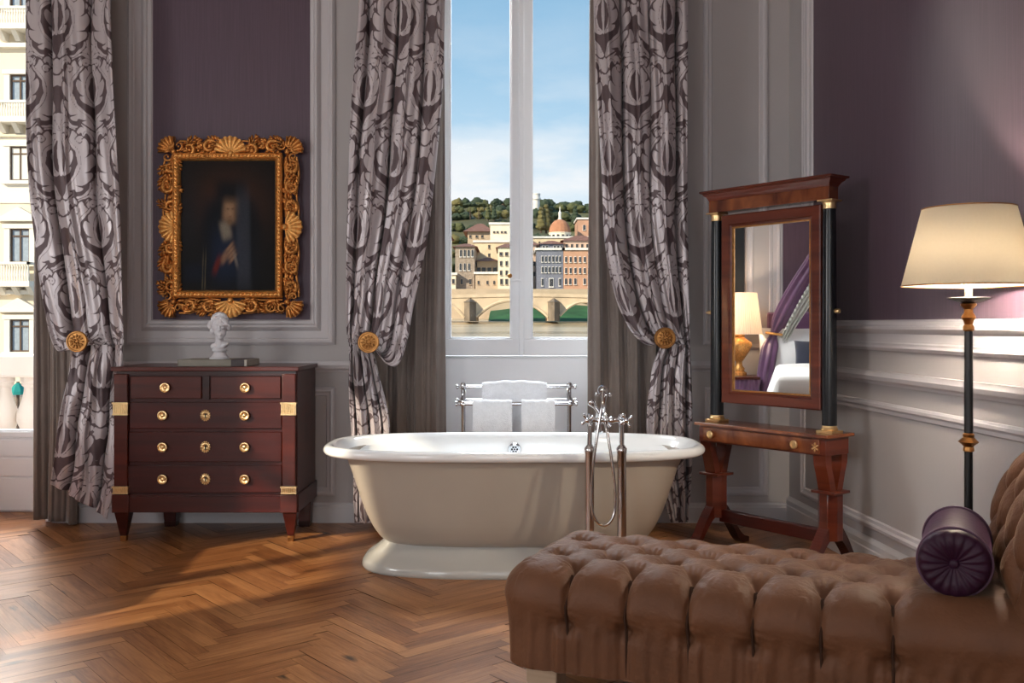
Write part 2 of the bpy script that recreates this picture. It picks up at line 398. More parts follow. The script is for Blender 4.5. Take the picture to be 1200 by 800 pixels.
# dado panels
g = G(); frame_loop(g, (PX(160, YB), PX(393, YB), .15, .765), SM, back3); trim(g)
g = G(); frame_loop(g, (PX(826, YB), PX(900, YB), .15, .765), SM, back3); trim(g)
g = G(); frame_loop(g, (-2.6, ywall(940), .19, .775), SM, right3); trim(g)
# chair rails and baseboards: profile (height z, projection)
RAIL = [(.852, 0), (.852, .010), (.862, .014), (.872, .028), (.890, .034), (.902, .030), (.912, .030), (.912, 0)]
SKIRT = [(0, 0), (0, .016), (.085, .016), (.092, .012), (.10, .012), (.108, .006), (.112, 0)]
SKIRT2 = [(0, 0), (0, .022), (.10, .022), (.106, .018), (.13, .018), (.145, .006), (.150, 0)]
def strip(prof, p0, p1, to3):
    g = G(); vs = [to3(p0, z, h) for z, h in prof] + [to3(p1, z, h) for z, h in prof]; n = len(prof)
    g.add(vs, [(i, i + 1, n + i + 1, n + i) for i in range(n - 1)] + [tuple(range(n)), tuple(range(2 * n - 1, n - 1, -1))]); return g
trim(strip(RAIL, NLf[1] + .0, NM[0], back3)); trim(strip(RAIL, NM[1], XC, back3)); trim(strip(RAIL, YR, YB, right3))
struct(strip(SKIRT, NLf[1], NM[0], back3).build('baseboard_left', M['base'], smooth=25))
struct(strip(SKIRT, NM[1], XC, back3).build('baseboard_back', M['base'], smooth=25))
struct(strip(SKIRT2, YR, YB, right3).build('baseboard_right', M['base'], smooth=25))

# middle window: apron panel below, two sashes
def window(name, x0, x1, zb, ztop, Y, panel, stile=.07, mid=None, rail=.09, curved=False):
    root = empty(name, ((x0 + x1) / 2, Y, 0), kind='structure')
    f = G()                                       # fixed frame lining the niche + apron
    f.box(x0 - .02, x0 + .05, Y - .30, Y + .08, 0, ztop); f.box(x1 - .05, x1 + .02, Y - .30, Y + .08, 0, ztop)
    f.box(x0, x1, Y - .30, Y + .08, ztop - .06, ztop + .02)
    f.box(x0 + .05, x1 - .05, Y - .01, Y + .08, 0, zb - .0)
    for (a, b) in panel: f.box(x0 + .05, x1 - .05, Y - .022, Y - .01, a, b)
    f.build('window_frame', M['white'], root, bevel=.004, smooth=30)
    xm = mid if mid else (x0 + x1) / 2; half = .060
    for (a, b, sgn) in ((x0 + .05, xm, -1), (xm, x1 - .05, 1)):
        s = G(); z0, z1 = zb, ztop - .06
        s.box(a, b, Y - .03, Y + .03, z0 + .003, z0 + rail); s.box(a, b, Y - .03, Y + .03, z1 - .07, z1)
        aa, bb_ = (a + stile, b - half) if sgn < 0 else (a + half, b - stile)
        s.box(a, aa, Y - .03, Y + .03, z0 + rail, z1 - .07); s.box(bb_, b, Y - .03, Y + .03, z0 + rail, z1 - .07)
        # inner glazing bead
        s.box(aa, aa + .009, Y - .018, Y + .02, z0 + rail, z1 - .07); s.box(bb_ - .009, bb_, Y - .018, Y + .02, z0 + rail, z1 - .07)
        s.box(aa, bb_, Y - .018, Y + .02, z0 + rail, z0 + rail + .011)
        so = s.build('sash', M['white'], root, bevel=.003, smooth=30)
        so_ = G().box(aa, bb_, Y - .003, Y + .003, z0 + rail, z1 - .07).build('pane', M['glass'], root, smooth=0)
    st = G().box(xm - .016, xm + .016, Y - .050, Y - .03, zb + .003, ztop - .06).build('meeting_strip', M['white'], root, bevel=.005, smooth=30)
    return root
YW = YN
xm = PX(611, YW)
zb2 = PZ(417, YW)
w2 = window('window_2', NM[0], NM[1], zb2, ZN, YW, [(PZ(520, YW), zb2 - .012), (.10, PZ(545, YW))], mid=xm, rail=PZ(397, YW) - PZ(417, YW))
# cremone handle
h = G(); hx = PX(611, YW) + .0; hz = PZ(330, YW)
h.box(hx - .011, hx + .011, YW - .062, YW - .05, hz - .13, hz + .10)
h.lathe([(.012, 0), (.012, .02), (.008, .03), (.008, .05)], (hx, YW - .11, hz - .005), 12, 'y')
h.tube([(hx, YW - .105, hz), (hx - .03, YW - .105, hz + .004), (hx - .055, YW - .10, hz + .0)], [.009, .007, .008], 8)
h.build('window_handle', M['white'], w2, smooth=40)
kb = G().sphere((PX(597.5, YW) , YW - .10, PZ(324, YW)), (.014, .014, .014)); lab(kb.build('handle_knob', M['brassd'], w2), 'small bronze knob')
zb1 = PZ(512, YW)
w1 = window('window_1', NLf[0], NLf[1], zb1, ZN, YW, [(PZ(534, YW), zb1 - .012), (PZ(557, YW), PZ(536, YW)), (.01, PZ(559, YW))], stile=.06, rail=.035)
# unseen windows behind the viewer, added to let light in
wn = 3
for (a, b) in RW:
    root = empty('window_%d' % wn, ((a + b) / 2, YR, 0), kind='structure'); wn += 1
    f = G(); m_ = (a + b) / 2
    for (p, q) in ((a, a + .07), (b - .07, b), (m_ - .05, m_ + .05)): f.box(p, q, YR - .14, YR - .06, .45, 3.3)
    for z in (.45, 2.5, 3.22): f.box(a + .002, b - .002, YR - .136, YR - .064, z + .001, z + .079)
    f.build('window_frame', M['white'], root, bevel=.004)
    G().box(a + .07, b - .07, YR - .103, YR - .097, .5, 3.25).build('pane', M['glass'], root, smooth=0)
root = empty('window_%d' % wn, (XL, 1.15, 0), kind='structure')
f = G()
for (p, q) in ((LW[0], LW[0] + .07), (LW[1] - .07, LW[1]), (1.10, 1.20)): f.box(XL - .14, XL - .06, p, q, .45, 3.3)
for z in (.45, 2.5, 3.22): f.box(XL - .136, XL - .064, LW[0] + .002, LW[1] - .002, z + .001, z + .079)
f.build('window_frame', M['white'], root, bevel=.004)
G().box(XL - .103, XL - .097, LW[0] + .07, LW[1] - .07, .5, 3.25).build('pane', M['glass'], root, smooth=0)

# ================================================================== CURTAINS
def damask_tile():
    """mirror-symmetric acanthus damask with half-drop; sampled in metres"""
    W, Hc, res = .42, .62, 620.0
    nx, ny = int(W / 2 * res), int(Hc * res)
    xs = (np.arange(nx) + .5) / res; ys = (np.arange(ny) + .5) / res
    Xg, Yg = np.meshgrid(xs, ys); A = np.zeros((ny, nx))
    def disc(cx, cy, r, val=1.):
        for hd in (0, 1):
            X0, Y0 = (cx, cy) if not hd else (W / 2 - cx, cy + Hc / 2)
            for oy in (-Hc, 0, Hc):
                for ax in (X0, -X0, W - X0):
                    ay = Y0 + oy
                    if ax < -r or ax > W / 2 + r or ay < -r or ay > Hc + r: continue
                    i0, i1 = max(0, int((ax - r) * res) - 1), min(nx, int((ax + r) * res) + 2); j0, j1 = max(0, int((ay - r) * res) - 1), min(ny, int((ay + r) * res) + 2)
                    if i1 <= i0 or j1 <= j0: continue
                    m = (Xg[j0:j1, i0:i1] - ax) ** 2 + (Yg[j0:j1, i0:i1] - ay) ** 2 < r * r
                    A[j0:j1, i0:i1][m] = val
    def V2(a, b): return Vector((a, b, 0))
    def petal(p, a, L, w, curl, val=1., n=20):
        q = Vector(p); st = L / n
        for i in range(n):
            t = i / (n - 1); disc(q.x, q.y, w * .5 * (.25 + .75 * math.sin(PI * min(1, t * .85 + .12)) ** .8), val); a += curl / n * (1 + t); q += V2(math.cos(a), math.sin(a)) * st
    def leaf(pts, w0, nl, side, back=.25, halo=.0068, tipcurl=0.):
        """acanthus blade: body on one side of a curved midrib, edge cut into forward pointing lobes"""
        sp = bez([(a, b, 0) for a, b in pts], 34); m = len(sp); E = []
        for i, p in enumerate(sp):
            t = i / (m - 1); d = (sp[min(i + 1, m - 1)] - sp[max(i - 1, 0)]).normalized(); nn = V2(-d.y, d.x) * side
            fr = (t * nl) % 1.; env = math.sin(PI * (.10 + .86 * t)) ** .75
            E.append((p, d, nn, w0 * env * (.38 + .62 * math.sin(PI * min(1., fr * .62 + .12)) ** 1.2), env, fr, w0 * env * back * (.6 + .4 * math.sin(PI * ((t * nl + .5) % 1.)))))
        for ex, val in ((halo, 0.), (0., 1.)):
            for (p, d, nn, e, env, fr, bk) in E:
                k = max(2, int(e / .0035))
                for j in range(k + 1):
                    f = j / k; c = p + nn * (e * f) + d * (e * .55 * f * f); disc(c.x, c.y, .0042 * (.6 + .4 * env) + ex, val)
                k = max(1, int(bk / .0035))
                for j in range(k + 1):
                    f = j / k; c = p - nn * (bk * f) + d * (bk * .6 * f * f); disc(c.x, c.y, .0036 + ex, val)
        # cuts between lobes and the midrib
        for l in range(1, nl):
            i = int(l / nl * (m - 1)); p, d, nn, e, env, fr, bk = E[i]; w = w0 * env
            for j in range(16): f = .28 + .95 * j / 15; c = p + nn * (w * f * .86) + d * (w * .55 * f * f * .8); disc(c.x, c.y, .0014 + .0052 * (j / 15) ** 1.6, 0.)
        for i, (p, d, nn, e, env, fr, bk) in enumerate(E):
            if .04 < i / m < .93: disc(p.x, p.y, .0019, 0.)
        for l in range(nl):                               # fine engraved veins inside each lobe
            i = int((l + .45) / nl * (m - 1)); p, d, nn, e, env, fr, bk = E[i]
            for j in range(12): f = .12 + .62 * j / 11; c = p + nn * (e * f) + d * (e * .55 * f * f); disc(c.x, c.y, .0011, 0.)
    def spiral(cx, cy, r0, a0, turns, sgn, w):
        n = 60
        for ex, val in ((.004, 0.), (0., 1.)):
            for i in range(n):
                t = i / (n - 1); a = a0 + sgn * 2 * PI * turns * t; r = r0 * (1 - .78 * t); disc(cx + r * math.cos(a), cy + r * math.sin(a), w * (1 - .3 * t) + ex, val)
            disc(cx + r0 * .2 * math.cos(a), cy + r0 * .2 * math.sin(a), w * 1.3 + ex, val)
    leaf([(.205, .020), (.200, .075), (.176, .120), (.160, .165)], .034, 3, 1, .3)
    leaf([(.030, .018), (.085, .000), (.135, .018), (.165, .062), (.150, .098), (.125, .092)], .044, 5, -1, .22)
    leaf([(.105, .165), (.150, .190), (.182, .235), (.180, .285), (.150, .300), (.135, .275)], .050, 5, -1, .22)
    leaf([(.014, .105), (.045, .145), (.050, .200), (.030, .250), (.012, .268)], .036, 4, -1, .35)
    leaf([(.010, .004), (.040, .050), (.090, .090), (.118, .150), (.112, .215), (.075, .262), (.048, .300)], .058, 7, -1, .20)
    spiral(.052, .290, .020, -.6, 1.1, 1, .0052); spiral(.122, .262, .015, .8, 1.0, 1, .0042)
    for k, (a, L, w) in enumerate(((90, .082, .022), (70, .076, .021), (50, .066, .021), (28, .052, .020))):
        for ex, val in ((.006, 0.), (0., 1.)): petal(V2(.003 + .004 * k, .296), math.radians(a), L + ex * .4, w + ex, -.25 * k, val)
        for i in range(11): disc(.003 + .004 * k + math.cos(math.radians(a)) * .0045 * i, .296 + math.sin(math.radians(a)) * .0045 * i, .0011, 0.)
    for ex, val in ((.005, 0.), (0., 1.)): petal(V2(0, .140), PI / 2, .135, .026 + ex, 0, val); petal(V2(0, .105), PI / 2, .05, .018 + ex, 0, val)
    for i in range(26): disc(0, .150 + .0035 * i, .0014, 0.)
    for i in range(9): disc(.004, .285 - .003 * i, .010 - .0007 * i)
    for _ in range(2):
        A[:] = (A + np.roll(A, 1, 0) + np.roll(A, -1, 0)) / 3; B = np.pad(A, ((0, 0), (1, 1)), 'edge'); A[:] = (B[:, :-2] + B[:, 1:-1] + B[:, 2:]) / 3
    def sample(u, v):
        uu = np.mod(u, W); uu = np.where(uu > W / 2, W - uu, uu); vv = np.mod(v, Hc)
        xi = np.clip((uu * res - .5), 0, nx - 1.001); yi = np.mod(vv * res - .5, ny); x0 = xi.astype(int); y0 = yi.astype(int) % ny
        fx = xi - x0; fy = yi - np.floor(yi); x1_ = np.minimum(x0 + 1, nx - 1); y1_ = (y0 + 1) % ny
        return (A[y0, x0] * (1 - fx) * (1 - fy) + A[y0, x1_] * fx * (1 - fy) + A[y1_, x0] * (1 - fx) * fy + A[y1_, x1_] * fx * fy)
    return sample


DAM = damask_tile()

def poly_at(pts, n):
    """resample a px polyline to n points by arc length (smooth)"""
    sp = bez([(a, b, 0) for a, b in pts], 30); L = [0]
    for i in range(1, len(sp)): L.append(L[-1] + (sp[i] - sp[i - 1]).length)
    t = np.linspace(0, L[-1], n); return np.stack([np.interp(t, L, [p.x for p in sp]), np.interp(t, L, [p.y for p in sp])], 1)

def folds(s, ph, k, seed):
    """rounded tube folds: returns lateral shift and depth for fold phase"""
    a = 2 * PI * (k * s + ph + .10 * math.sin(2 * PI * s * 1.3 + seed))
    return a
def lobe(an):
    """broad rounded fold with a deep narrow valley between neighbours, 0..1"""
    t = np.clip((np.abs(np.cos(an / 2)) - .10) / .62, 0, 1)
    return np.sqrt(np.maximum(1 - (1 - t) ** 2, 0)) * .86 + .14 * np.abs(np.cos(an / 2))
def sheet(parts, Y0, amp, k, ph, seed, mat, name, parent=None, fabric=True, res=.0044, ampf=None, u0=0., lean=None, deep=.0):
    """parts: list of (wallside polyline px, windowside polyline px); Y depth"""
    V = []; Fc = []; PU = []; PV = []; sc = Y0 / F; vacc = 0.; flow = []
    for (A, B) in parts:
        la = sum(math.dist(A[i], A[i + 1]) for i in range(len(A) - 1)) * sc
        nv = max(6, int(la / res)); a = poly_at(A, nv + 1); b = poly_at(B, nv + 1)
        w0 = abs(a[0, 0] - b[0, 0]) * sc
        w0m = max(abs(a[:, 0] - b[:, 0])) * sc
        # arc length across the widest row
        ss = np.linspace(0, 1, 900)
        an = 2 * PI * (k * ss + ph + .05 * np.sin(2 * PI * ss * 1.3 + seed))
        xx = ss * w0m; yy = amp * lobe(an) * 2 if fabric else amp * np.cos(an); arc = np.concatenate([[0], np.cumsum(np.hypot(np.diff(xx), np.diff(yy)))])
        nu = max(8, int(arc[-1] / res)) if fabric else max(60, int(k * 26))
        s_ = np.interp(np.linspace(0, arc[-1], nu + 1), arc, ss); uarc = np.linspace(0, arc[-1], nu + 1)
        j = np.arange(nv + 1)[:, None] / nv
        S = s_[None, :]
        drift = .05 * np.sin(2 * PI * (j * 1.1 + seed)) + .04 * np.sin(2 * PI * j * 2.3 + S * 4)
        an = 2 * PI * (k * S + ph + .05 * np.sin(2 * PI * S * 1.3 + seed) + drift * (S * (1 - S) * 4))
        env = .8 + .25 * np.sin(2 * PI * S * k * .5 + seed * 2)
        wrow = (np.abs(a[:, 0] - b[:, 0]) * sc)[:, None]
        am = amp * env * (ampf(j, S) if ampf else 1.)
        lat = -np.sin(2 * an) * .05 / k                                   # overhanging rounded folds
        Sx = np.clip(S + lat * (S * (1 - S) * 4) ** .5, 0, 1)
        px = a[:, :1] * (1 - Sx) + b[:, :1] * Sx; py = a[:, 1:] * (1 - S) + b[:, 1:] * S
        Yd = (Y0 + am * .4 - am * (2 * lobe(an) - 1) if fabric else Y0 + am * np.cos(an)) + am * .18 * np.cos(2 * an + 1 + seed) + .004 * np.sin(9 * an / 2 + 13 * j)
        if lean is not None: Yd = Yd + lean(j, S)
        X = (px - CX) * sc; Z = np.maximum(H - (py - HY) * sc, .004)
        o = len(V)
        arr = np.stack([X, Yd + 0 * X, Z], -1).reshape(-1, 3); V.extend(map(tuple, arr.tolist()))
        W = nu + 1
        for r in range(nv):
            for c in range(nu): Fc.append((o + r * W + c, o + r * W + c + 1, o + (r + 1) * W + c + 1, o + (r + 1) * W + c))
        # gathered fabric stays natural: average along-length coordinate
        lb = sum(math.dist(B[i], B[i + 1]) for i in range(len(B) - 1)) * sc
        vv = vacc + j * (la * (1 - S) + lb * S); PU.extend((np.broadcast_to((s_ * w0m * 1.22)[None, :], X.shape) + u0).reshape(-1).tolist()); PV.extend((-vv).reshape(-1).tolist())
        vacc += la
    me = bpy.data.meshes.new(name); me.from_pydata(V, [], Fc); me.update(); me.materials.append(mat)
    me.polygons.foreach_set('use_smooth', [True] * len(me.polygons))
    if fabric:
        at = me.attributes.new('pat', 'FLOAT', 'POINT'); at.data.foreach_set('value', DAM(np.array(PU), np.array(PV) / 1.22).astype(float))
    o = bpy.data.objects.new(name, me); C.objects.link(o)
    so = o.modifiers.new('s', 'SOLIDIFY'); so.thickness = .003; so.offset = 1
    if parent is not None: o.parent = parent
    return o

def tiebulge(c):
    return c
YC = 5.14
sp = [ # wall side (top->tie), window side (top->tie) ; below the tie
 ([([(133, -95), (133, 0), (137, 100), (142, 200), (146, 300), (148, 404)], [(34, -95), (35, 0), (37, 100), (40, 200), (44, 260), (50, 322), (56, 362), (63, 396), (71, 411), (80, 409), (86, 403)]),
   ([(148, 404), (147, 450), (146, 520), (140, 560), (128, 607)], [(90, 403), (87, 425), (78, 480), (62, 566)])], 2.0, -.06, 1.2, .05),
 ([([(421, -95), (421, 0), (412, 130), (407, 260), (407, 385), (413, 404)], [(523, -95), (522, 0), (519, 120), (505, 260), (496, 312), (486, 358), (478, 400), (468, 426), (456, 427), (444, 410), (436, 402)]),
   ([(410, 402), (409, 455), (413, 513), (416, 612)], [(437, 403), (446, 440), (458, 487), (460, 540), (462, 612)])], 3.0, .18, 2.3, .13),
 ([([(806, -95), (805, 0), (805, 130), (805, 260), (808, 404)], [(694, -95), (695, 0), (698, 90), (704, 195), (708, 285), (720, 345), (736, 382), (750, 399), (763, 404), (772, 400)]),
   ([(808, 404), (810, 477), (810, 540), (806, 611)], [(775, 402), (762, 440), (757, 506), (772, 560), (786, 611)])], 3.2, .19, 3.1, .27)]
names = ['silver and plum damask curtain hanging beside the mahogany chest, tail showing by its left leg',
         'silver and plum damask curtain between the painting and the tub-side window, tied back low',
         'silver and plum damask curtain tied back beside the tall dressing mirror']
ties = [(91, 400), (432, 401), (779, 396)]
tl = ['round gilt medallion holding the damask curtain nearest the mahogany chest',
      'round gilt medallion holding the damask curtain above the end of the bathtub towards the chest',
      'round gilt medallion holding the damask curtain beside the dressing mirror']
for i, (parts, k, ph, seed, u0) in enumerate(sp):
    def af(j, S): return 1.0 - .35 * j ** 6
    def ln(j, S, i=i): return -.03 * np.sin(PI * np.clip(j, 0, 1)) ** 2 * S
    o = sheet(parts, YC, .068, k, ph, seed, M['damask'], 'damask_curtain', None, True, ampf=af, u0=u0, lean=ln)
    tag(o, names[i], 'curtain', 'damask curtains tied back with medallions')
    x, y = ties[i]; c = P(x, y, YC - .148)
    t = empty('curtain_holdback', (c[0], YC - .148, c[2]), label=tl[i], cat='curtain holdback', group='gilt curtain medallions')
    g = G(); R = 12.3 * YC / F
    g.lathe([(0, .0), (R * .96, 0), (R, -.004), (R, -.010), (R * .93, -.015), (R * .84, -.015), (R * .80, -.009), (R * .74, -.008), (R * .55, -.012), (R * .3, -.014), (0, -.016)], c, 40, 'y', cap=False)
    g.build('medallion', M['brassd'], t, smooth=40)
    g = G()
    for q in range(12):
        a = 2 * PI * q / 12; rot = Matrix.Rotation(-a, 3, 'Y')
        g.sphere((c[0] + math.cos(a) * R * .50, c[1] - .013, c[2] + math.sin(a) * R * .50), (R * .20, .006, R * .09), 8, 6, rot=rot)
    for q in range(6):
        a = 2 * PI * q / 6 + .3; g.sphere((c[0] + math.cos(a) * R * .2, c[1] - .016, c[2] + math.sin(a) * R * .2), (R * .12, .006, R * .12), 8, 6)
    g.build('relief', M['brassd'], t, smooth=60)
    G().lathe([(.008, 0), (.008, .40)], c, 10, 'y').build('stem', M['brassd'], t)

# plain taupe curtains hanging behind
tp = [(([(96, -95), (96, 250), (90, 614)], [(42, -95), (41, 300), (40, 607)]), 2.5, .2, .5, 'plain taupe curtain pooling on the floor by the white balcony window apron'),
      (([(436, -95), (438, 300), (440, 613)], [(520, -95), (521, 250), (523, 613)]), 3.6, .35, 1.5, 'plain taupe curtain behind the end of the bathtub towards the chest'),
      (([(768, -95), (768, 300), (770, 613)], [(692, -95), (690, 250), (688, 613)]), 3.5, .5, 2.6, 'plain taupe curtain behind the bath faucet pipes')]
for i, (pr, k, ph, seed, lb) in enumerate(tp):
    ln = (lambda j, S: (S * .12 * 0)) if i else (lambda j, S: .0 * S + 0)
    o = sheet([pr], 5.335, .030, k, ph, seed, M['taupe'], 'taupe_curtain', None, False, res=.03, lean=ln)
    tag(o, lb, 'curtain', 'plain taupe curtains behind the damask')
# curtain poles above the windows
for nm, (a, b) in (('left', (-3.9, PX(160, 5.2))), ('middle', (PX(412, 5.2), PX(812, 5.2)))):
    g = G(); z = 3.33
    g.tube([(a, 5.27, z), (b, 5.27, z)], .022, 14)
    t = empty('curtain_pole', ((a + b) / 2, 5.27, z), label='dark curtain pole above the ' + ('window by the chest' if nm == 'left' else 'window behind the bathtub'), cat='curtain pole')
    g.build('pole', M['brassd'], t)
    for q in (a, b): G().sphere((q, 5.27, z), .035).build('finial', M['brassd'], t)
    for q in (a + .05, b - .05): G().box(q - .01, q + .01, 5.27, YB, z - .012, z + .012).build('bracket', M['brassd'], t)
# ================================================================== CHEST OF DRAWERS
YF = 4.92; YBk = 5.38
def cx_(p): return PX(p, YF)
def cz_(p): return PZ(p, YF)
chest = empty('chest_of_drawers', (cx_(241), (YF + YBk) / 2, 0), label='mahogany chest of drawers with gilt knobs, beneath the gilt framed painting', cat='chest of drawers')
x0, x1 = cx_(135), cx_(348)
G().box(x0, x1, YF + .012, YBk, cz_(597), cz_(435)).build('carcass', M['mahog'], chest, bevel=.002)
G().box(cx_(131.5), cx_(351), YF - .02, YBk + .012, cz_(434.5), cz_(429.5)).build('top', M['mahog2'], chest, bevel=.003)
g = G(); g.box(x0 + .005, x1 - .005, YF + .002, YF + .02, cz_(440), cz_(434.5)); g.build('top_rail', M['mahogdark'], chest, bevel=.001)
g = G(); g.box(cx_(132.5), cx_(350), YF - .004, YBk + .004, cz_(600), cz_(579)); g.box(cx_(150), cx_(333), YF - .010, YF, cz_(600), cz_(581))
g.build('plinth', M['mahog'], chest, bevel=.003)
rows = [(441, 467, [(153, 236), (247, 329)]), (471, 502, [(152, 330)]), (506, 541, [(151, 330)]), (545, 577, [(150, 330)])]
def knob(c, parent):
    g = G(); r = .026
    g.lathe([(0, 0), (r * .55, 0), (r * .55, -.009), (r * .98, -.012), (r, -.016), (r * .92, -.020), (r * .78, -.0205), (r * .68, -.014), (r * .40, -.012), (r * .24, -.015), (0, -.016)], c, 24, 'y', cap=False)
    return g.build('knob', M['brass'], parent, smooth=50)
def scut(c, parent):
    g = G(); r = .026
    g.lathe([(0, 0), (r * .80, 0), (r * .84, -.004), (r * .6, -.006), (r * .5, -.003), (0, -.003)], c, 28, 'y', cap=False)
    for q in range(14):
        a = 2 * PI * q / 14; g.sphere((c[0] + math.cos(a) * r * .88, c[1] - .003, c[2] + math.sin(a) * r * 1.0), (.0048, .004, .0048), 8, 6)
    for q in range(10):
        a = 2 * PI * q / 10; g.sphere((c[0] + math.cos(a) * r * .62, c[1] - .004, c[2] + math.sin(a) * r * .74), (.0035, .003, .0035), 6, 5)
    o = g.build('escutcheon', M['brass'], parent, smooth=50)
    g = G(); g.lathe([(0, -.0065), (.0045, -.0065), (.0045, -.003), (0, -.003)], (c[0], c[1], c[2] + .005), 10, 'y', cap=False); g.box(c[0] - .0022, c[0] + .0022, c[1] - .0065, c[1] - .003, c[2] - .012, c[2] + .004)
    g.build('keyhole', M['hole_shade'], parent, smooth=0)
L_ = chest.location
def sub(parent_loc): pass
for ri, (ya, yb, cols) in enumerate(rows):
    for (a, b) in cols:
        d = G(); d.box(cx_(a), cx_(b), YF - .002, YF + .012, cz_(yb), cz_(ya))
        dr = d.build('drawer', M['mahog' if ri else 'mahog2'], chest, bevel=.003, smooth=30)
        ks = [((a + b) / 2, )] if len(cols) == 2 else [(191.5,), (287.5,)]
        for (kx,) in ks:
            o = knob((cx_(kx), YF - .002, cz_((ya + yb) / 2)), None); o.data.transform(Matrix.Translation(-Vector(L_))); o.parent = dr
        if len(cols) == 1:
            for o in [1]:
                n0 = set(C.objects); scut((cx_(241), YF - .002, cz_((ya + yb) / 2)), None)
                for q in set(C.objects) - n0: q.data.transform(Matrix.Translation(-Vector(L_))); q.parent = dr
G().box(cx_(237.5), cx_(245.5), YF + .0, YF + .014, cz_(468), cz_(440)).build('drawer_divider', M['mahogdark'], chest, bevel=.001)
for (a, b) in ((134.5, 150.5), (331, 347)):
    g = G(); g.box(cx_(a), cx_(b), YF - .014, YF + .012, cz_(579), cz_(438)); pil = g.build('pilaster', M['mahog2'], chest, bevel=.004)
    for (p, q) in ((471, 486), (569, 578)):
        g = G(); g.box(cx_(a - .6), cx_(b + .6), YF - .019, YF + .0, cz_(q), cz_(p))
        g.box(cx_(a - 1.4), cx_(b + 1.4), YF - .024, YF + .0, cz_(p + 2), cz_(p)); g.box(cx_(a - 1), cx_(b + 1), YF - .022, YF, cz_(q), cz_(q - 1.8))
        for u in np.linspace(a + 1.2, b - 1.2, 7): g.tube([(cx_(u), YF - .019, cz_(q - 2)), (cx_(u), YF - .019, cz_(p + 2))], .0035, 6)
        o = g.build('gilt_mount', M['brass'], None, smooth=30); o.data.transform(Matrix.Translation(-Vector(L_))); o.parent = pil
    g = G(); g.box(cx_(a - 2), cx_(b + 2), YF - .018, YF + .012, cz_(600), cz_(579)); g.build('pilaster_base', M['mahog2'], chest, bevel=.003)
def leg(xa, xb, yf, zt, parent, back=False):
    xm_ = (xa + xb) / 2; ww = abs(xb - xa) / 2; g = G(); d = ww * 2
    bt, tp_ = .028 if not back else .03, zt
    k = .42 if not back else .8
    def q(z, w): return [(xm_ - w, yf + ww - w, z), (xm_ + w, yf + ww - w, z), (xm_ + w, yf + ww + w, z), (xm_ - w, yf + ww + w, z)]
    g.hexa(q(bt, ww * k), q(tp_, ww)); o = g.build('leg', M['mahog'], parent, bevel=.002)
    g = G(); g.hexa(q(0, ww * k * .9), q(bt, ww * k * 1.04)); f_ = g.build('ferrule', M['brassd'] if not back else M['mahogdark'], None, bevel=.001)
    f_.data.transform(Matrix.Translation(-Vector(L_))); f_.parent = o
leg(cx_(134), cx_(151), YF - .004, cz_(600), chest); leg(cx_(331), cx_(348), YF - .004, cz_(600), chest)
leg(cx_(160), cx_(178), YBk - .10, cz_(600), chest, True); leg(cx_(329), cx_(347), YBk - .10, cz_(600), chest, True)

# book and bust on top
zt = cz_(429.5)
YK = 5.10
bk = empty('book', (PX(257, YK), YK, zt), label='closed grey book lying on the mahogany chest under the white bust', cat='book')
bx0, bx1 = PX(218, YK), PX(297, YK); hb = .034
xs_ = PX(279, YK)
g = G(); g.box(bx0, xs_, YK - .13, YK + .12, zt + .0005, zt + .004); g.box(bx0, xs_, YK - .13, YK + .12, zt + hb - .004, zt + hb); g.box(bx0 - .001, bx0 + .004, YK - .13, YK + .12, zt + .0005, zt + hb); g.box(bx0, xs_, YK - .13, YK - .126, zt + .004, zt + hb - .004)
g.build('cover', M['book'], bk, bevel=.001)
G().box(bx0 + .004, bx1 - .006, YK - .124, YK + .115, zt + .004, zt + hb - .004).build('page_block', M['pages'], bk)
g = G(); g.box(xs_, PX(294, YK), YK - .131, YK + .12, zt + .0005, zt + hb); lab(g.build('binding', M['bookd'], bk, bevel=.001), 'dark leather binding'); 
g = G(); g.box(PX(294, YK), bx1, YK - .129, YK + .12, zt + .0008, zt + hb - .001); g.build('band', M['pages'], bk, bevel=.001)
zb_ = zt + hb + .0003
bust = empty('bust', (PX(257, YK), YK - .01, zb_), label='small white plaster bust of a woman with pinned up hair standing on the grey book', cat='bust')
bx, by = PX(257.5, YK - .01), YK - .01; s_ = YK / F          # metres per px
def bz(py): return zb_ + (423.5 - py) * s_
g = G(); g.lathe([(0, 0), (11.8 * s_, 0), (11.8 * s_, 1.5 * s_), (9.2 * s_, 3.2 * s_), (7.2 * s_, 6.5 * s_), (6.6 * s_, 7.6 * s_), (8.6 * s_, 9.4 * s_), (8.6 * s_, 11 * s_), (6.2 * s_, 12.4 * s_), (6.4 * s_, 14 * s_), (0, 14.5 * s_)], (bx, by, zb_), 28, cap=False)
g.build('socle', M['marble'], bust, smooth=40)
g = G(); R = lambda a, ax='Y': Matrix.Rotation(math.radians(a), 3, ax)
def blob(px, py, dy, rx, ry, rz, rot=None): g.sphere((PX(px, by), by + dy * s_, bz(py)), (rx * s_, ry * s_, rz * s_), 18, 12, rot=rot)
# draped shoulders cut on a slant
blob(257, 414.5, 0, 6.5, 5, 4); blob(253, 409.5, 0, 6.5, 5.0, 4.2, R(14)); blob(262, 408, -.3, 7.2, 4.8, 3.4, R(-28)); blob(258, 406, 0, 7.2, 4.4, 3.6)
g.tube([(PX(257, by), by, bz(410)), (PX(257.2, by), by - .3 * s_, bz(402)), (PX(257.5, by), by + 0 * s_, bz(394))], [5.4 * s_, 4.3 * s_, 4.8 * s_], 14)
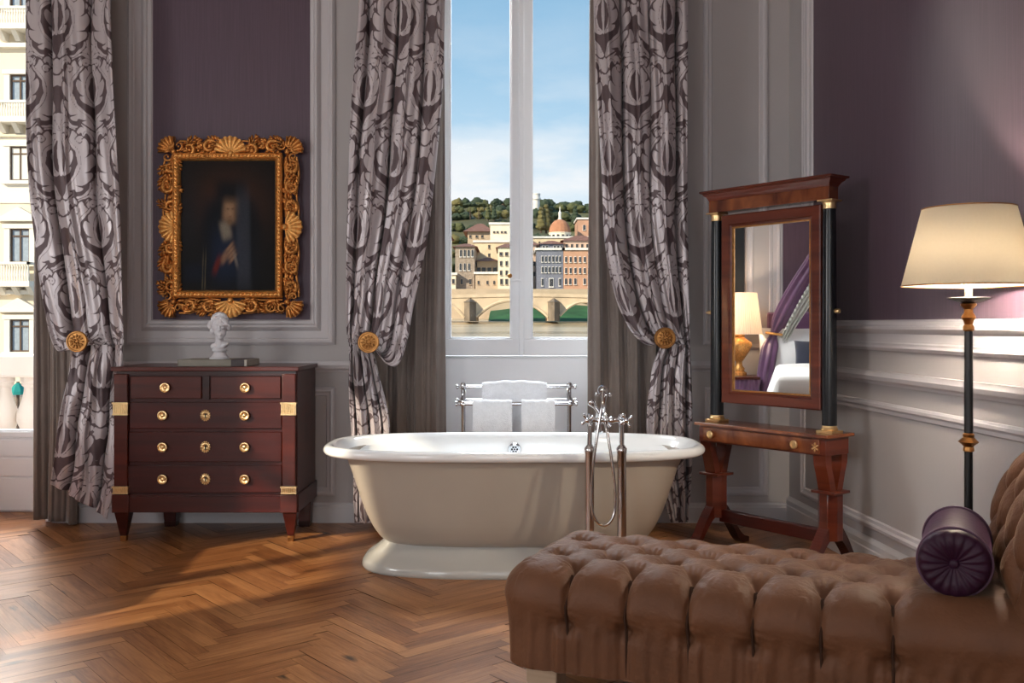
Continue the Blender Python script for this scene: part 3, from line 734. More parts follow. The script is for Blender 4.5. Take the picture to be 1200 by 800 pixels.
# face: skull, cheeks, jaw and chin
blob(257.5, 385, 0, 9.0, 9.2, 10.5); blob(259, 392.5, -2.6, 6.9, 6.4, 7.0); blob(259.6, 398.2, -5.0, 3.4, 3.2, 3.0)
g.tube([(PX(260, by), by - 8.9 * s_, bz(385)), (PX(260.3, by), by - 10.6 * s_, bz(390.8))], [1.0 * s_, 1.7 * s_], 8)
blob(260.1, 394.6, -8.6, 2.4, 1.2, .8); blob(260.1, 396.2, -8.3, 1.9, 1.1, .8)
blob(256.4, 383.9, -8.1, 3.0, 1.5, .9); blob(263.8, 383.9, -7.9, 2.8, 1.5, .9); blob(256.6, 387.3, -7.8, 1.7, 1.1, 1.0); blob(263.6, 387.3, -7.6, 1.6, 1.1, 1.0)
# hair: low waves framing the brow, rolled up behind
for a in range(9):
    t = a / 8; ang = PI * (1.02 - 1.04 * t); blob(258.2 + 8.9 * math.cos(ang), 382.5 - 6.6 * max(-.5, math.sin(ang)), -3.6 - 1.6 * math.sin(PI * t), 2.6, 3.2, 2.5)
for a in range(9):
    ang = PI * (1.0 - 1.0 * a / 8); blob(257.5 + 8.0 * math.cos(ang), 380.0 - 8.6 * math.sin(ang), 0, 3.0, 4.2, 2.9)
blob(254.5, 373.2, 1.5, 4.6, 5, 3.4); blob(261, 372.6, .8, 3.6, 4.4, 3.0); blob(246.6, 384, 3.5, 4.6, 6, 5.6); blob(248.5, 391.5, 3.0, 3.6, 4.6, 4.2); blob(255, 385, 6, 9, 6, 9); blob(268, 386.5, 1.5, 2.2, 3.6, 4.2)
hd = g.build('head', M['marble'], bust, smooth=180)
m = hd.modifiers.new('r', 'REMESH'); m.mode = 'VOXEL'; m.voxel_size = .0021; m.use_smooth_shade = True
m = hd.modifiers.new('s', 'SMOOTH'); m.iterations = 2; m.factor = .4

# ================================================================== PAINTING IN CARVED FRAME
YP = 5.36
def fx(p): return PX(p, YP)
def fz(p): return PZ(p, YP)
pf = empty('framed_painting', (fx(271), YP, fz(267)), label='dark oil painting of a veiled praying figure in a carved gilt frame', cat='painting')
ix0, ix1, iz0, iz1 = fx(212), fx(324), fz(341), fz(188)
# painted canvas: colour laid as an attribute on the canvas itself
def canvas():
    nx, nz = 150, 206
    u = np.linspace(0, 1, nx)[None, :]; v = np.linspace(0, 1, nz)[:, None]     # v from top
    col = np.zeros((nz, nx, 3)) + np.array([.010, .010, .010])
    def g2(cx, cy, sx, sy, p=2, rot=0.):
        x = u - cx; y = v - cy; c, s = math.cos(rot), math.sin(rot); a = (x * c + y * s) / sx; b = (-x * s + y * c) / sy
        return np.exp(-(np.abs(a) ** p + np.abs(b) ** p))
    def over(mask, c): nonlocal col; col = col * (1 - mask[..., None]) + np.array(c) * mask[..., None]
    over(.8 * g2(.52, .34, .36, .24, 2), (.070, .028, .015))
    over(.5 * g2(.1, .45, .12, .3, 2), (.014, .018, .024))
    over(g2(.53, .30, .17, .155, 5), (.008, .009, .011)); over(g2(.52, .62, .30, .34, 6, .0), (.009, .011, .016))
    over(.9 * g2(.35, .48, .10, .16, 3, .5), (.008, .010, .013)); over(.9 * g2(.72, .48, .11, .18, 3, -.5), (.008, .009, .011))
    over(.8 * g2(.47, .72, .14, .20, 3), (.012, .02, .045))
    over(.95 * g2(.475, .535, .055, .075, 4, -.3), (.20, .17, .13))                       # pale collar
    over(g2(.52, .385, .072, .088, 4, .12), (.26, .155, .09))                             # face
    over(.6 * g2(.585, .375, .03, .09, 2), (.05, .03, .02)); over(.55 * g2(.52, .30, .08, .03, 3), (.03, .02, .015))
    for (a, b) in ((.498, .372), (.548, .372)): over(.6 * g2(a, b, .016, .007), (.05, .025, .015))
    over(.5 * g2(.522, .40, .007, .022), (.32, .2, .12)); over(.6 * g2(.522, .432, .017, .005), (.16, .05, .035))
    over(.9 * g2(.515, .47, .03, .03), (.15, .09, .05))
    for k in range(4): over(.9 * g2(.515 + .012 * k, .665 + .028 * k, .052, .014, 3, -.75), (.27, .155, .09))      # folded hands
    over(.85 * g2(.46, .745, .055, .03, 3, -.9), (.23, .13, .08)); over(.85 * g2(.385, .80, .028, .075, 3, .45), (.13, .018, .012))
    over(.7 * g2(.58, .76, .016, .06, 3, -.3), (.20, .17, .14))
    over(.34 * g2(.66, .62, .075, .40, 6, -.02), (.075, .085, .11))                        # sheer veil
    for a in (.235, .262): over(.6 * g2(a, .86, .0045, .16, 4, .04), (.16, .13, .07))
    over(.5 * g2(.14, .86, .11, .08, 3), (.010, .016, .032))
    n = rng.normal(0, 1, (nz, nx, 1)); col = np.clip(col * (1 + .06 * n), 0, 1)
    V = [(ix0 + (ix1 - ix0) * i / (nx - 1), YP - .012, iz1 - (iz1 - iz0) * j / (nz - 1)) for j in range(nz) for i in range(nx)]
    Fc = [(j * nx + i, j * nx + i + 1, (j + 1) * nx + i + 1, (j + 1) * nx + i) for j in range(nz - 1) for i in range(nx - 1)]
    k = len(V); b = YP + .004
    V += [(ix0, b, iz1), (ix1, b, iz1), (ix1, b, iz0), (ix0, b, iz0)]; Fc.append((k, k + 1, k + 2, k + 3))
    L = pf.location; V = [(p[0] - L[0], p[1] - L[1], p[2] - L[2]) for p in V]
    me = bpy.data.meshes.new('canvas'); me.from_pydata(V, [], Fc); me.update()
    at = me.attributes.new('paint', 'FLOAT_COLOR', 'POINT'); cc = np.ones((len(V), 4)) * .01; cc[:nx * nz, :3] = col.reshape(-1, 3); cc[:, 3] = 1
    at.data.foreach_set('color', cc.reshape(-1).astype(float))
    m, nt, b_ = newmat('varnished oil paint'); a = nt.nodes.new('ShaderNodeAttribute'); a.attribute_name = 'paint'; nt.links.new(a.outputs['Color'], b_.inputs['Base Color'])
    setp(b_, rough=.75, spec=.15); me.materials.append(m)
    o = bpy.data.objects.new('canvas', me); C.objects.link(o); o.parent = pf
canvas()
# inner fillet
def fl3(u, v, h): return (u, YP - h, v)
g = G(); fw = fx(213) - fx(205)
frame_loop(g, (ix0 - fw, ix1 + fw, iz0 - fw, iz1 + fw), [(0, 0), (0, .030), (fw * .18, .040), (fw * .35, .034), (fw * .6, .034), (fw * .78, .040), (fw * .9, .036), (fw * 1.12, .014), (fw * 1.12, 0)], fl3)
g.build('inner_moulding', M['gilt2'], pf, smooth=30)
g = G()          # little beads/cable along the fillet
per = [(ix0 - fw * .5, iz1 + fw * .5), (ix1 + fw * .5, iz1 + fw * .5), (ix1 + fw * .5, iz0 - fw * .5), (ix0 - fw * .5, iz0 - fw * .5)]
for e in range(4):
    a, b = per[e], per[(e + 1) % 4]; Ld = math.dist(a, b); n = int(Ld / .021)
    for i in range(n):
        t = (i + .5) / n; ang = math.atan2(b[1] - a[1], b[0] - a[0])
        g.sphere((a[0] + (b[0] - a[0]) * t, YP - .036, a[1] + (b[1] - a[1]) * t), (.010, .006, .005), 7, 5, rot=Matrix.Rotation(-(ang + .6), 3, 'Y'))
g.build('cable_ornament', M['gilt2'], pf, smooth=60)
# carved acanthus border
def spiral(g, c, r0, turns, a0, sgn, th, dep, n=26, grow=.18):
    pts = []; rs = []
    for i in range(n):
        t = i / (n - 1); a = a0 + sgn * 2 * PI * turns * t; r = r0 * (grow + (1 - grow) * (1 - t)) 
        pts.append((c[0] + r * math.cos(a), YP - dep - .008 * math.sin(PI * t), c[1] + r * math.sin(a))); rs.append(th * (1 - .35 * t) * (.55 + .45 * math.sin(PI * min(1, t * 1.3 + .12))))
    g.tube(pts, rs, 8)
    g.sphere(pts[-1], (th * .9, th * .8, th * .9), 8, 6)
def frond(g, c, ang, L, w, dep, n=5):
    # a leaf spray of overlapping curled lobes
    d = Vector((math.cos(ang), math.sin(ang))); q = Vector((-d.y, d.x))
    for i in range(n):
        t = i / (n - 1)
        for s in (-1, 1):
            p = Vector(c) + d * (L * t) + q * (s * w * .42 * math.sin(PI * (t * .75 + .2)))
            rot = Matrix.Rotation(-(ang + s * .75 * (1 - t * .5)), 3, 'Y')
            g.sphere((p.x, YP - dep - .008 * math.sin(PI * t), p.y), (w * .40, .011, w * .17), 8, 6, rot=rot)
    g.tube([(c[0] + d.x * L * t, YP - dep - .014 * math.sin(PI * t), c[1] + d.y * L * t) for t in np.linspace(-.05, 1.05, 8)], [w * .07] * 8, 6)
def shell(g, c, ang, r, dep, fan=2.3, ribs=9):
    nu, nv = ribs * 4, 8
    def fn(u, v):
        a = ang + (u - .5) * fan; rr = r * (.12 + .88 * v) * (1 + .07 * v * abs(math.cos(ribs * PI * (u - .5))) - .10 * abs(u - .5) ** 2 * 4)
        hgt = dep + .020 * math.sin(PI * (.15 + .62 * v)) + .008 * v * abs(math.cos(ribs * PI * (u - .5)))
        return (c[0] + rr * math.cos(a), YP - hgt, c[1] + rr * math.sin(a))
    g.grid(fn, nu, nv)
    o = len(g.v); g.grid(lambda u, v: (lambda p: (p[0], YP - .004 - .0 * v, p[2]))(fn(u, v)), nu, nv)
    # rim wall joining face and back
    n = nu + 1; a0 = o - (nu + 1) * (nv + 1)
    ring = [a0 + i for i in range(n)] + [a0 + j * n + nu for j in range(1, nv + 1)] + [a0 + nv * n + i for i in range(nu - 1, -1, -1)] + [a0 + j * n for j in range(nv - 1, 0, -1)]
    off = (nu + 1) * (nv + 1); k = len(ring)
    for i in range(k): g.f.append((ring[i], ring[(i + 1) % k], ring[(i + 1) % k] + off, ring[i] + off)); g.m.append(0)
    g.sphere((c[0], YP - dep - .012, c[1]), (r * .2, .014, r * .2), 8, 6)
ox0, ox1, oz0, oz1 = fx(190.5), fx(352.5), fz(368.5), fz(164)
bw = 19.5 * YP / F
carve = G()
rnd = random.Random(3)
def side(p0, p1, nrm):
    Ld = math.dist(p0, p1); d = ((p1[0] - p0[0]) / Ld, (p1[1] - p0[1]) / Ld); base = math.atan2(d[1], d[0])
    step = bw * .95; n = max(2, int(Ld / step)); step = Ld / n
    for i in range(n):
        t = (i + .5) * step; fl = 1 if i % 2 else -1; mir = 1 if t < Ld / 2 else -1
        c = (p0[0] + d[0] * t, p0[1] + d[1] * t)
        a = base + (0 if mir > 0 else PI)
        spiral(carve, (c[0] + nrm[0] * bw * .06 * fl, c[1] + nrm[1] * bw * .06 * fl), bw * rnd.uniform(.38, .44), 1.15, a + 2.3 * fl * mir + rnd.uniform(-.2, .2), -fl * mir, bw * .165, .016)
        frond(carve, (c[0] - d[0] * step * .5 * mir + nrm[0] * bw * .22 * fl, c[1] - d[1] * step * .5 * mir + nrm[1] * bw * .22 * fl), a + fl * mir * .45, bw * .75, bw * .52, .013, 5)
        frond(carve, (c[0] + nrm[0] * bw * .2 * -fl, c[1] + nrm[1] * bw * .2 * -fl), a - fl * mir * .9 + rnd.uniform(-.3, .3), bw * .52, bw * .46, .020, 4)
    for i in range(n * 2):
        t = (i + .5) * step / 2; mir = 1 if t < Ld / 2 else -1
        frond(carve, (p0[0] + d[0] * t + nrm[0] * bw * rnd.uniform(-.25, .25), p0[1] + d[1] * t + nrm[1] * bw * rnd.uniform(-.25, .25)), base + (0 if mir > 0 else PI) + rnd.uniform(-.9, .9), bw * .42, bw * .55, .008, 4)
    # inner and outer wavy bands tie the openwork together
    for off, amp_, th in ((-.40, .03, .075), (.34, .07, .07)):
        pts = []; N_ = int(Ld / .008)
        for i in range(N_ + 1):
            t = i / N_ * Ld; o_ = bw * (off + amp_ * math.sin(2 * PI * t / step * (1 if off < 0 else .5) + 1))
            pts.append((p0[0] + d[0] * t + nrm[0] * o_, YP - .012, p0[1] + d[1] * t + nrm[1] * o_))
        carve.tube(pts, bw * th, 7)
mx0, mx1, mz0, mz1 = ox0 + bw * .5, ox1 - bw * .5, oz0 + bw * .5, oz1 - bw * .5
cxm, czm = (mx0 + mx1) / 2, (mz0 + mz1) / 2; gap = bw * .62; cg = bw * .55
side((mx0 + cg, mz1), (cxm - gap, mz1), (0, 1)); side((cxm + gap, mz1), (mx1 - cg, mz1), (0, 1))
side((mx0 + cg, mz0), (cxm - gap, mz0), (0, -1)); side((cxm + gap, mz0), (mx1 - cg, mz0), (0, -1))
side((mx0, mz0 + cg), (mx0, czm - gap), (-1, 0)); side((mx0, czm + gap), (mx0, mz1 - cg), (-1, 0))
side((mx1, mz0 + cg), (mx1, czm - gap), (1, 0)); side((mx1, czm + gap), (mx1, mz1 - cg), (1, 0))
carve.build('carved_scrollwork', M['gilt'], pf, smooth=60)
for (c, a) in (((cxm, mz1 - bw * .35), PI / 2), ((cxm, mz0 + bw * .35), -PI / 2), ((mx0 + bw * .40, czm), PI), ((mx1 - bw * .40, czm), 0)):
    g = G(); shell(g, c, a, bw * .98, .014, 2.9, 9); g.build('shell', M['gilt2'], pf, smooth=50)
for (sx_, sz_) in ((-1, 1), (1, 1), (1, -1), (-1, -1)):
    c = (mx0 if sx_ < 0 else mx1, mz0 if sz_ < 0 else mz1); a = math.atan2(sz_, sx_)
    g = G(); shell(g, (c[0] - sx_ * bw * .25, c[1] - sz_ * bw * .25), a, bw * .95, .014, 1.7, 6)
    spiral(g, (c[0] - sx_ * bw * .1, c[1] + sz_ * bw * .22), bw * .26, 1.0, a + 1.2, 1, bw * .09, .022); spiral(g, (c[0] + sx_ * bw * .22, c[1] - sz_ * bw * .1), bw * .26, 1.0, a - 1.2, -1, bw * .09, .022)
    spiral(g, (c[0] + sx_ * -bw * .55, c[1] + sz_ * .12 * bw), bw * .3, 1.0, a + 2, 1, bw * .09, .02); spiral(g, (c[0] + sx_ * bw * .12, c[1] - sz_ * bw * .55), bw * .3, 1.0, a - 2, -1, bw * .09, .02)
    g.build('corner_ornament', M['gilt'], pf, smooth=50)
G().box(ix0 - .005, ix1 + .005, YP + .005, YB - .001, iz0 - .005, iz1 + .005).build('stretcher', M['mahogdark'], pf)

# ================================================================== BATHTUB
XT, YT = PX(602.5, 4.53), 4.53
tub = empty('bathtub', (XT, YT, 0), label='freestanding roll top bathtub, white inside and warm grey outside, on a pedestal', cat='bathtub')
def ring(a, b, n, z, seg=120):
    out = []
    for k in range(seg):
        t = 2 * PI * k / seg; c, s = math.cos(t), math.sin(t)
        out.append((XT + a * math.copysign(abs(c) ** (2 / n), c), YT + b * math.copysign(abs(s) ** (2 / n), s), z))
    return out
def rings(g, lst, seg=120, capb=False, capt=False, mi=0):
    vs = []; 
    for (a, b, n, z) in lst: vs += ring(a, b, n, z, seg)
    fs = [(i * seg + k, i * seg + (k + 1) % seg, (i + 1) * seg + (k + 1) % seg, (i + 1) * seg + k) for i in range(len(lst) - 1) for k in range(seg)]
    if capb: fs.append(tuple(reversed(range(seg))))
    if capt: fs.append(tuple((len(lst) - 1) * seg + k for k in range(seg)))
    g.add(vs, fs, mi)
def interp(lst, n):
    sp = bez([(a, b, z) for a, b, z in lst], n); return [(p.x, p.y, 3.0, p.z) for p in sp]
zr = .565
rim_c = zr - .022
# body outside
body = interp([(.600, .245, .118), (.632, .285, .145), (.668, .312, .20), (.700, .328, .27), (.735, .342, .37), (.765, .352, .46), (.792, .360, zr - .042)], 8)
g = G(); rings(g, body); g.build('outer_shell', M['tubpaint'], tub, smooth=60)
# enamel: rolled rim and inside
r_ = .0235; rim = []
for k in range(15):
    a = PI * (-.62 + 1.42 * k / 14)      # from under the outer edge, over the top, into the bath
    rim.append((.862 + r_ * math.cos(a) * 1.15, .384 + r_ * math.cos(a) * 1.15, 3.0, rim_c + r_ * math.sin(a)))
rim = [(.786, .354, 3.0, zr - .045), (.80, .362, 3., zr - .044)] + rim
inner = interp([(.826, .350, zr - .018), (.782, .338, zr - .07), (.708, .318, .36), (.655, .295, .24), (.600, .255, .17), (.50, .19, .150)], 6)
g = G(); rings(g, rim + inner, capt=True); g.build('rim', M['enamel'], tub, smooth=60)
ped = interp([(.706, .338, 0.0), (.712, .342, .012), (.706, .338, .034), (.690, .322, .048), (.655, .292, .072), (.625, .268, .098), (.605, .252, .118), (.600, .246, .135)], 5)
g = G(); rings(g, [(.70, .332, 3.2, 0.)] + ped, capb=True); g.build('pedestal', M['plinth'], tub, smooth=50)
# overflow
yo = YT + .336; zo = .485
g = G(); g.lathe([(0, 0), (.034, 0), (.034, -.004), (.030, -.009), (.024, -.010), (.022, -.005), (0, -.005)], (XT + .003, yo - .004, zo), 28, 'y', cap=False)
ov = g.build('overflow', M['chrome'], tub, smooth=40)
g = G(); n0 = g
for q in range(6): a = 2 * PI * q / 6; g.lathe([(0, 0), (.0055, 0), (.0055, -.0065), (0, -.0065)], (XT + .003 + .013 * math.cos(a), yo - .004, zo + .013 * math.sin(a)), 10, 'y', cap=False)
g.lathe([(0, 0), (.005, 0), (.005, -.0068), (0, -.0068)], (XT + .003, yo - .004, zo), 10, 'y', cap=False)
o = g.build('overflow_hole', M['hole_shade'], None, smooth=0); o.data.transform(Matrix.Translation(-Vector(tub.location))); o.parent = ov

# ================================================================== FLOOR-STANDING BATH FAUCET
YFc = 4.045
def q3(px, py, dy=0.): return (PX(px, YFc), YFc + dy, PZ(py, YFc))
fa = empty('bath_faucet', (PX(709.5, YFc), YFc, 0), label='chrome floor mounted bath faucet with cross handles standing before the bathtub', cat='faucet')
sF = YFc / F
for px in (691, 728.5):
    x = PX(px, YFc)
    g = G(); g.lathe([(.030, 0), (.030, .006), (.020, .012), (.0195, PZ(529, YFc) - .01), (.0225, PZ(529, YFc)), (.0225, PZ(525, YFc)), (.017, PZ(523, YFc)), (.0115, PZ(521, YFc))], (x, YFc, 0), 24)
    g.build('riser_pipe', M['nickel'], fa, smooth=40)
    g = G(); g.lathe([(.0115, PZ(523, YFc)), (.0105, PZ(497, YFc)), (.0145, PZ(496, YFc)), (.0145, PZ(487, YFc)), (.010, PZ(485, YFc)), (0, PZ(484.5, YFc))], (x, YFc, 0), 20, cap=False)
    g.build('upright', M['chrome'], fa, smooth=40)
    z = PZ(491, YFc); g = G(); sgn = -1 if px < 700 else 1
    g.tube([(x, YFc, z), (x + sgn * .014, YFc - .045, z)], [.012, .010], 14)
    c = (x + sgn * .014, YFc - .05, z)
    g.sphere(c, (.011, .010, .011))
    for a in (.55, .55 + PI / 2, .55 + PI, .55 + 3 * PI / 2):
        e = (c[0] + .025 * math.cos(a), c[1], c[2] + .025 * math.sin(a))
        g.tube([c, ((c[0] * .45 + e[0] * .55), c[1], (c[2] * .45 + e[2] * .55)), e], [.005, .005, .0072], 10); g.sphere(e, .0072, 10, 8)
    g.build('cross_handle', M['chrome'], fa, smooth=50)
g = G(); z = PZ(492, YFc)
g.tube([q3(691, 492), q3(728.5, 492)], .0095, 14)
g.sphere(q3(709.5, 492), (.016, .016, .018)); g.lathe([(.012, -.010), (.014, -.005), (.014, .005), (.012, .010)], q3(702, 492), 18, 'x'); g.lathe([(.012, -.010), (.014, -.005), (.014, .005), (.012, .010)], q3(717, 492), 18, 'x')
g.build('mixer_bar', M['chrome'], fa, smooth=50)
g = G(); g.lathe([(.013, 0), (.0135, .02), (.009, .028), (.009, PZ(466, YFc) - z - .02), (.014, PZ(466, YFc) - z), (.016, PZ(462, YFc) - z), (.011, PZ(460, YFc) - z)], (PX(708, YFc), YFc, z), 18)
g.sphere(q3(706.5, 457), (.016, .016, .016)); g.lathe([(.020, -.010), (.022, -.004), (.022, .004), (.017, .010)], q3(706.5, 457, -.0), 20, 'y'); g.tube([q3(699, 462), q3(715, 462)], .0055, 10); g.sphere(q3(699, 462), .008, 10, 8); g.sphere(q3(715, 462), .008, 10, 8)
g.build('cradle_column', M['chrome'], fa, smooth=50)
g = G(); sp_ = bez([q3(708, 488, .0), q3(708, 489, .08), q3(708, 488, .18), q3(708, 493, .235), q3(708, 503, .25), q3(708, 512, .25)], 8)
g.tube(sp_, [.014 + .003 * (i / len(sp_)) for i in range(len(sp_))], 14)
g.lathe([(.018, 0), (.020, -.012), (.016, -.02), (0, -.02)], q3(708, 510, .25), 18, cap=False); g.build('spout', M['chrome'], fa, smooth=50)
g = G(); hs = [q3(716, 500, .02), q3(707, 489, .03), q3(697, 476, .04), q3(693, 471, .045)]
g.tube(bez(hs, 6), [.008] * 6 + [.009] * 6 + [.012, .014, .016, .017, .0175, .018, .017], 14); g.build('hand_shower', M['chrome'], fa, smooth=50)
g = G(); hp = bez([q3(706.5, 458, -.02), q3(704, 475, -.045), q3(699, 505, -.055), q3(693.5, 545, -.058), q3(691.5, 585, -.058), q3(697, 606, -.058), q3(708, 612, -.055), q3(718, 600, -.05), q3(719.5, 575, -.045), q3(716, 540, -.04), q3(711.5, 510, -.03), q3(709, 494, -.01)], 40)
rs = [.0062] * len(hp)
g.tube(hp, rs, 10); g.build('shower_hose', M['nickel'], fa, smooth=60)

# ================================================================== TOWEL RAIL AND TOWELS
YTw = 5.22
def t3(px, py, dy=0.): return (PX(px, YTw + dy), YTw + dy, PZ(py, YTw))
tr = empty('towel_rail', (PX(605, YTw), YTw, 0), label='chrome floor standing towel rail behind the bathtub under the window', cat='towel rail')
sT = YTw / F; DF = -.10
def RZ(py): return PZ(py, YTw)
for px in (543, 667):
    g = G(); x = PX(px, YTw)
    g.lathe([(.028, 0), (.028, .008), (.013, .018), (.0115, .05), (.0115, RZ(476)), (.015, RZ(475)), (.015, RZ(466)), (.0115, RZ(465)), (.0115, RZ(455)), (.015, RZ(454)), (.016, RZ(450)), (.010, RZ(448)), (.0, RZ(447.5))], (x, YTw, 0), 20, cap=False)
    g.build('post', M['chrome'], tr, smooth=40)
    sg = -1 if px < 600 else 1
    for (py, dy) in ((453, 0), (469, 0), (471.0, DF)):
        g = G(); 
        if dy: g.tube([(x, YTw, RZ(472)), (x, YTw + dy, RZ(py))], .009, 12)
        g.sphere((x, YTw + dy, RZ(py)), .0155, 12, 10)
        g.lathe([(.010, 0), (.008, .012 * sg), (.014, .018 * sg), (.014, .024 * sg), (.006, .028 * sg)], (x + sg * .012, YTw + dy, RZ(py)), 14, 'x'); g.build('rail_joint', M['chrome'], tr, smooth=50)
    g = G(); g.tube(bez([(x + .0, YTw, RZ(453)), (x - sg * .010, YTw + DF * .35, RZ(459)), (x, YTw + DF, RZ(473))], 8), .0085, 10); g.build('brace', M['chrome'], tr, smooth=50)
for (py, dy) in ((453, 0), (469, 0), (471.0, DF)):
    g = G(); g.tube([(PX(543, YTw), YTw + dy, RZ(py)), (PX(667, YTw), YTw + dy, RZ(py))], .0105, 14); g.build('rail', M['white'] if dy == 9 else M['chrome'], tr, smooth=50)
def towel(px0, px1, Y, ztop, drop_f, drop_b, thick, label, bar=.0105, wav=.003, bow=0.):
    x0, x1 = PX(px0, Y), PX(px1, Y); t = empty('towel', ((x0 + x1) / 2, Y, ztop), label=label, cat='towel', group='white towels on the rail')
    R_ = bar + .0015; prof = []
    nb_ = 10
    for k in range(nb_ + 1): prof.append((R_, ztop - drop_b + drop_b * k / nb_))
    for k in range(1, 8): a = PI * k / 8; prof.append((R_ * math.cos(a), ztop + R_ * math.sin(a)))
    nf_ = 26
    for k in range(nf_ + 1): prof.append((-R_, ztop - drop_f * k / nf_))
    # thickness: outer offset curve
    def off(i):
        a = prof[max(i - 1, 0)]; b = prof[min(i + 1, len(prof) - 1)]; d = Vector((b[0] - a[0], b[1] - a[1])).normalized(); return Vector((d.y, -d.x))
    outer = []
    for i, p in enumerate(prof):
        n = off(i); outer.append((p[0] + n.x * thick, p[1] + n.y * thick))
    loop = prof + outer[::-1]; nx = 40; g = G(); vs = []; m_ = len(loop)
    for j in range(nx + 1):
        u = j / nx; x = x0 + (x1 - x0) * u
        for i, (dy, z) in enumerate(loop):
            w = math.sin(u * 11 + z * 9) * wav * min(1, max(0, (ztop - z) * 6)); out = 1 if i >= len(prof) else 0
            bul = thick * .25 * (1 - abs(2 * u - 1) ** 8) * out
            sg = 1 if dy > 0 else -1
            zb = bow * (1 - (2 * u - 1) ** 2) * (1 if (out and z > ztop - .01) else 0)
            vs.append((x, Y + dy + w + sg * bul, z + zb + out * .002 * math.sin(u * 23)))
    fs = [(j * m_ + i, j * m_ + (i + 1) % m_, (j + 1) * m_ + (i + 1) % m_, (j + 1) * m_ + i) for j in range(nx) for i in range(m_)]
    fs += [tuple(range(m_)), tuple(nx * m_ + i for i in range(m_ - 1, -1, -1))]
    g.add(vs, fs); g.build('folded_cloth', M['towel'], t, smooth=70)
    g = G(); zh = ztop - drop_f + .05; g.box(x0 + .002, x1 - .002, Y - R_ - thick * 1.27 - .0035, Y - R_ - thick - .0, zh, zh + .03); g.build('hem_band', M['terry_hem'], t, bevel=.001)
towel(565, 641, YTw, RZ(453), .32, .30, .011, 'wide folded white towel hung over the top bar of the towel rail', bow=.012)
towel(554, 600, YTw + DF, RZ(471.0), .34, .26, .009, 'narrow white towel on the front bar of the rail, the one towards the painting')
towel(611, 650, YTw + DF, RZ(471.0), .34, .26, .009, 'narrow white towel on the front bar of the rail, the one towards the faucet')
# ================================================================== DRESSING MIRROR (console with swinging glass)
TH = math.radians(52.5); YRp = 4.30
ct, st_ = math.cos(TH), math.sin(TH)
Rp = Vector((PX(972, YRp), YRp, 0)); Wm = .151 * YRp
Lp = Rp + Vector((-ct, st_, 0)) * Wm
Cm = (Rp + Lp) / 2
dm = empty('dressing_mirror', (Cm.x, Cm.y, 0), rz=-TH, label='tall mahogany dressing mirror with black columns on a console stand, angled across the corner', cat='mirror')
# local frame: +x towards the right column, -y towards the viewer
hw = Wm / 2
zt = .632
def L(g, name, mat, parent=dm, **k): return g.build(name, mat, parent, world=False, **k)
g = G(); g.box(-.385, .385, -.105, .105, zt - .016, zt); L(g, 'table_top', M['flame'], bevel=.003)
g = G(); g.box(-.365, .365, -.088, .088, zt - .095, zt - .016); L(g, 'apron', M['mahogm'], bevel=.002)
g = G(); g.box(-.335, .335, -.095, -.086, zt - .088, zt - .022); dr = L(g, 'drawer', M['flame'], bevel=.002)
for x in (-.275, .215):
    g = G(); r = .019; g.lathe([(0, 0), (r * .5, 0), (r * .5, -.01), (r, -.014), (r, -.020), (r * .75, -.022), (r * .6, -.018), (0, -.018)], (x, -.095, zt - .055), 20, 'y', cap=False); L(g, 'knob', M['brass'], dr, smooth=50)
g = G()
for q in range(6):
    a = 2 * PI * q / 6 + .5; g.sphere((.315 + .012 * math.cos(a), -.096, zt - .058 + .014 * math.sin(a)), (.008, .005, .004), 8, 5, rot=Matrix.Rotation(-a, 3, 'Y'))
g.sphere((.315, -.097, zt - .058), (.006, .005, .006), 8, 5); L(g, 'gilt_rosette', M['brass'])
for sx in (-1, 1):
    x = sx * (hw + .005)
    # lyre-shaped support under the table
    g = G(); w = .032
    for s in (-1, 1):
        pts = bez([(s * .062, zt - .095), (s * .058, zt - .14), (s * .042, zt - .19), (s * .024, zt - .255)], 8)
        for i in range(len(pts) - 1):
            a, b = pts[i], pts[i + 1]; ha = .022 if i < 8 else .020
            g.hexa([(x - w, a[0] - ha, a[1]), (x + w, a[0] - ha, a[1]), (x + w, a[0] + ha, a[1]), (x - w, a[0] + ha, a[1])], [(x - w, b[0] - ha, b[1]), (x + w, b[0] - ha, b[1]), (x + w, b[0] + ha, b[1]), (x - w, b[0] + ha, b[1])])
    L(g, 'lyre_support', M['mahogm'], smooth=40)
    g = G(); g.box(x - .060, x + .060, -.062, .062, zt - .268, zt - .255)
    n = 8; poly = [(x + .050 * math.cos(PI / 8 + PI / 4 * k) * 1.08, .052 * math.sin(PI / 8 + PI / 4 * k) * 1.08) for k in range(8)]
    g.prism(poly, .155, zt - .268, plane='xy'); L(g, 'pedestal_shaft', M['mahogm'], bevel=.002)
    for s in (-1, 1):       # sabre feet sweeping forward and back
        pts = bez([(s * .01, .205), (s * .055, .175), (s * .105, .115), (s * .145, .055), (s * .185, .02), (s * .225, .0105)], 6); g = G(); m_ = len(pts)
        for i in range(m_ - 1):
            a, b = pts[i], pts[i + 1]; ta = .036 - .020 * i / m_; tb = .036 - .020 * (i + 1) / m_
            g.hexa([(x - .026, a[0], max(.001, a[1] - ta)), (x + .026, a[0], max(.001, a[1] - ta)), (x + .026, b[0], max(.001, b[1] - tb)), (x - .026, b[0], max(.001, b[1] - tb))],
                   [(x - .026, a[0], a[1] + ta), (x + .026, a[0], a[1] + ta), (x + .026, b[0], b[1] + tb * .9), (x - .026, b[0], b[1] + tb * .9)])
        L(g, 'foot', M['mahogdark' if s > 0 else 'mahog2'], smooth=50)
g = G(); g.box(-hw + .03, hw - .03, -.020, .020, .135, .195); L(g, 'stretcher', M['mahog'], bevel=.004)
ztop = PZ(208, YRp + .0)
zcol = 1.676
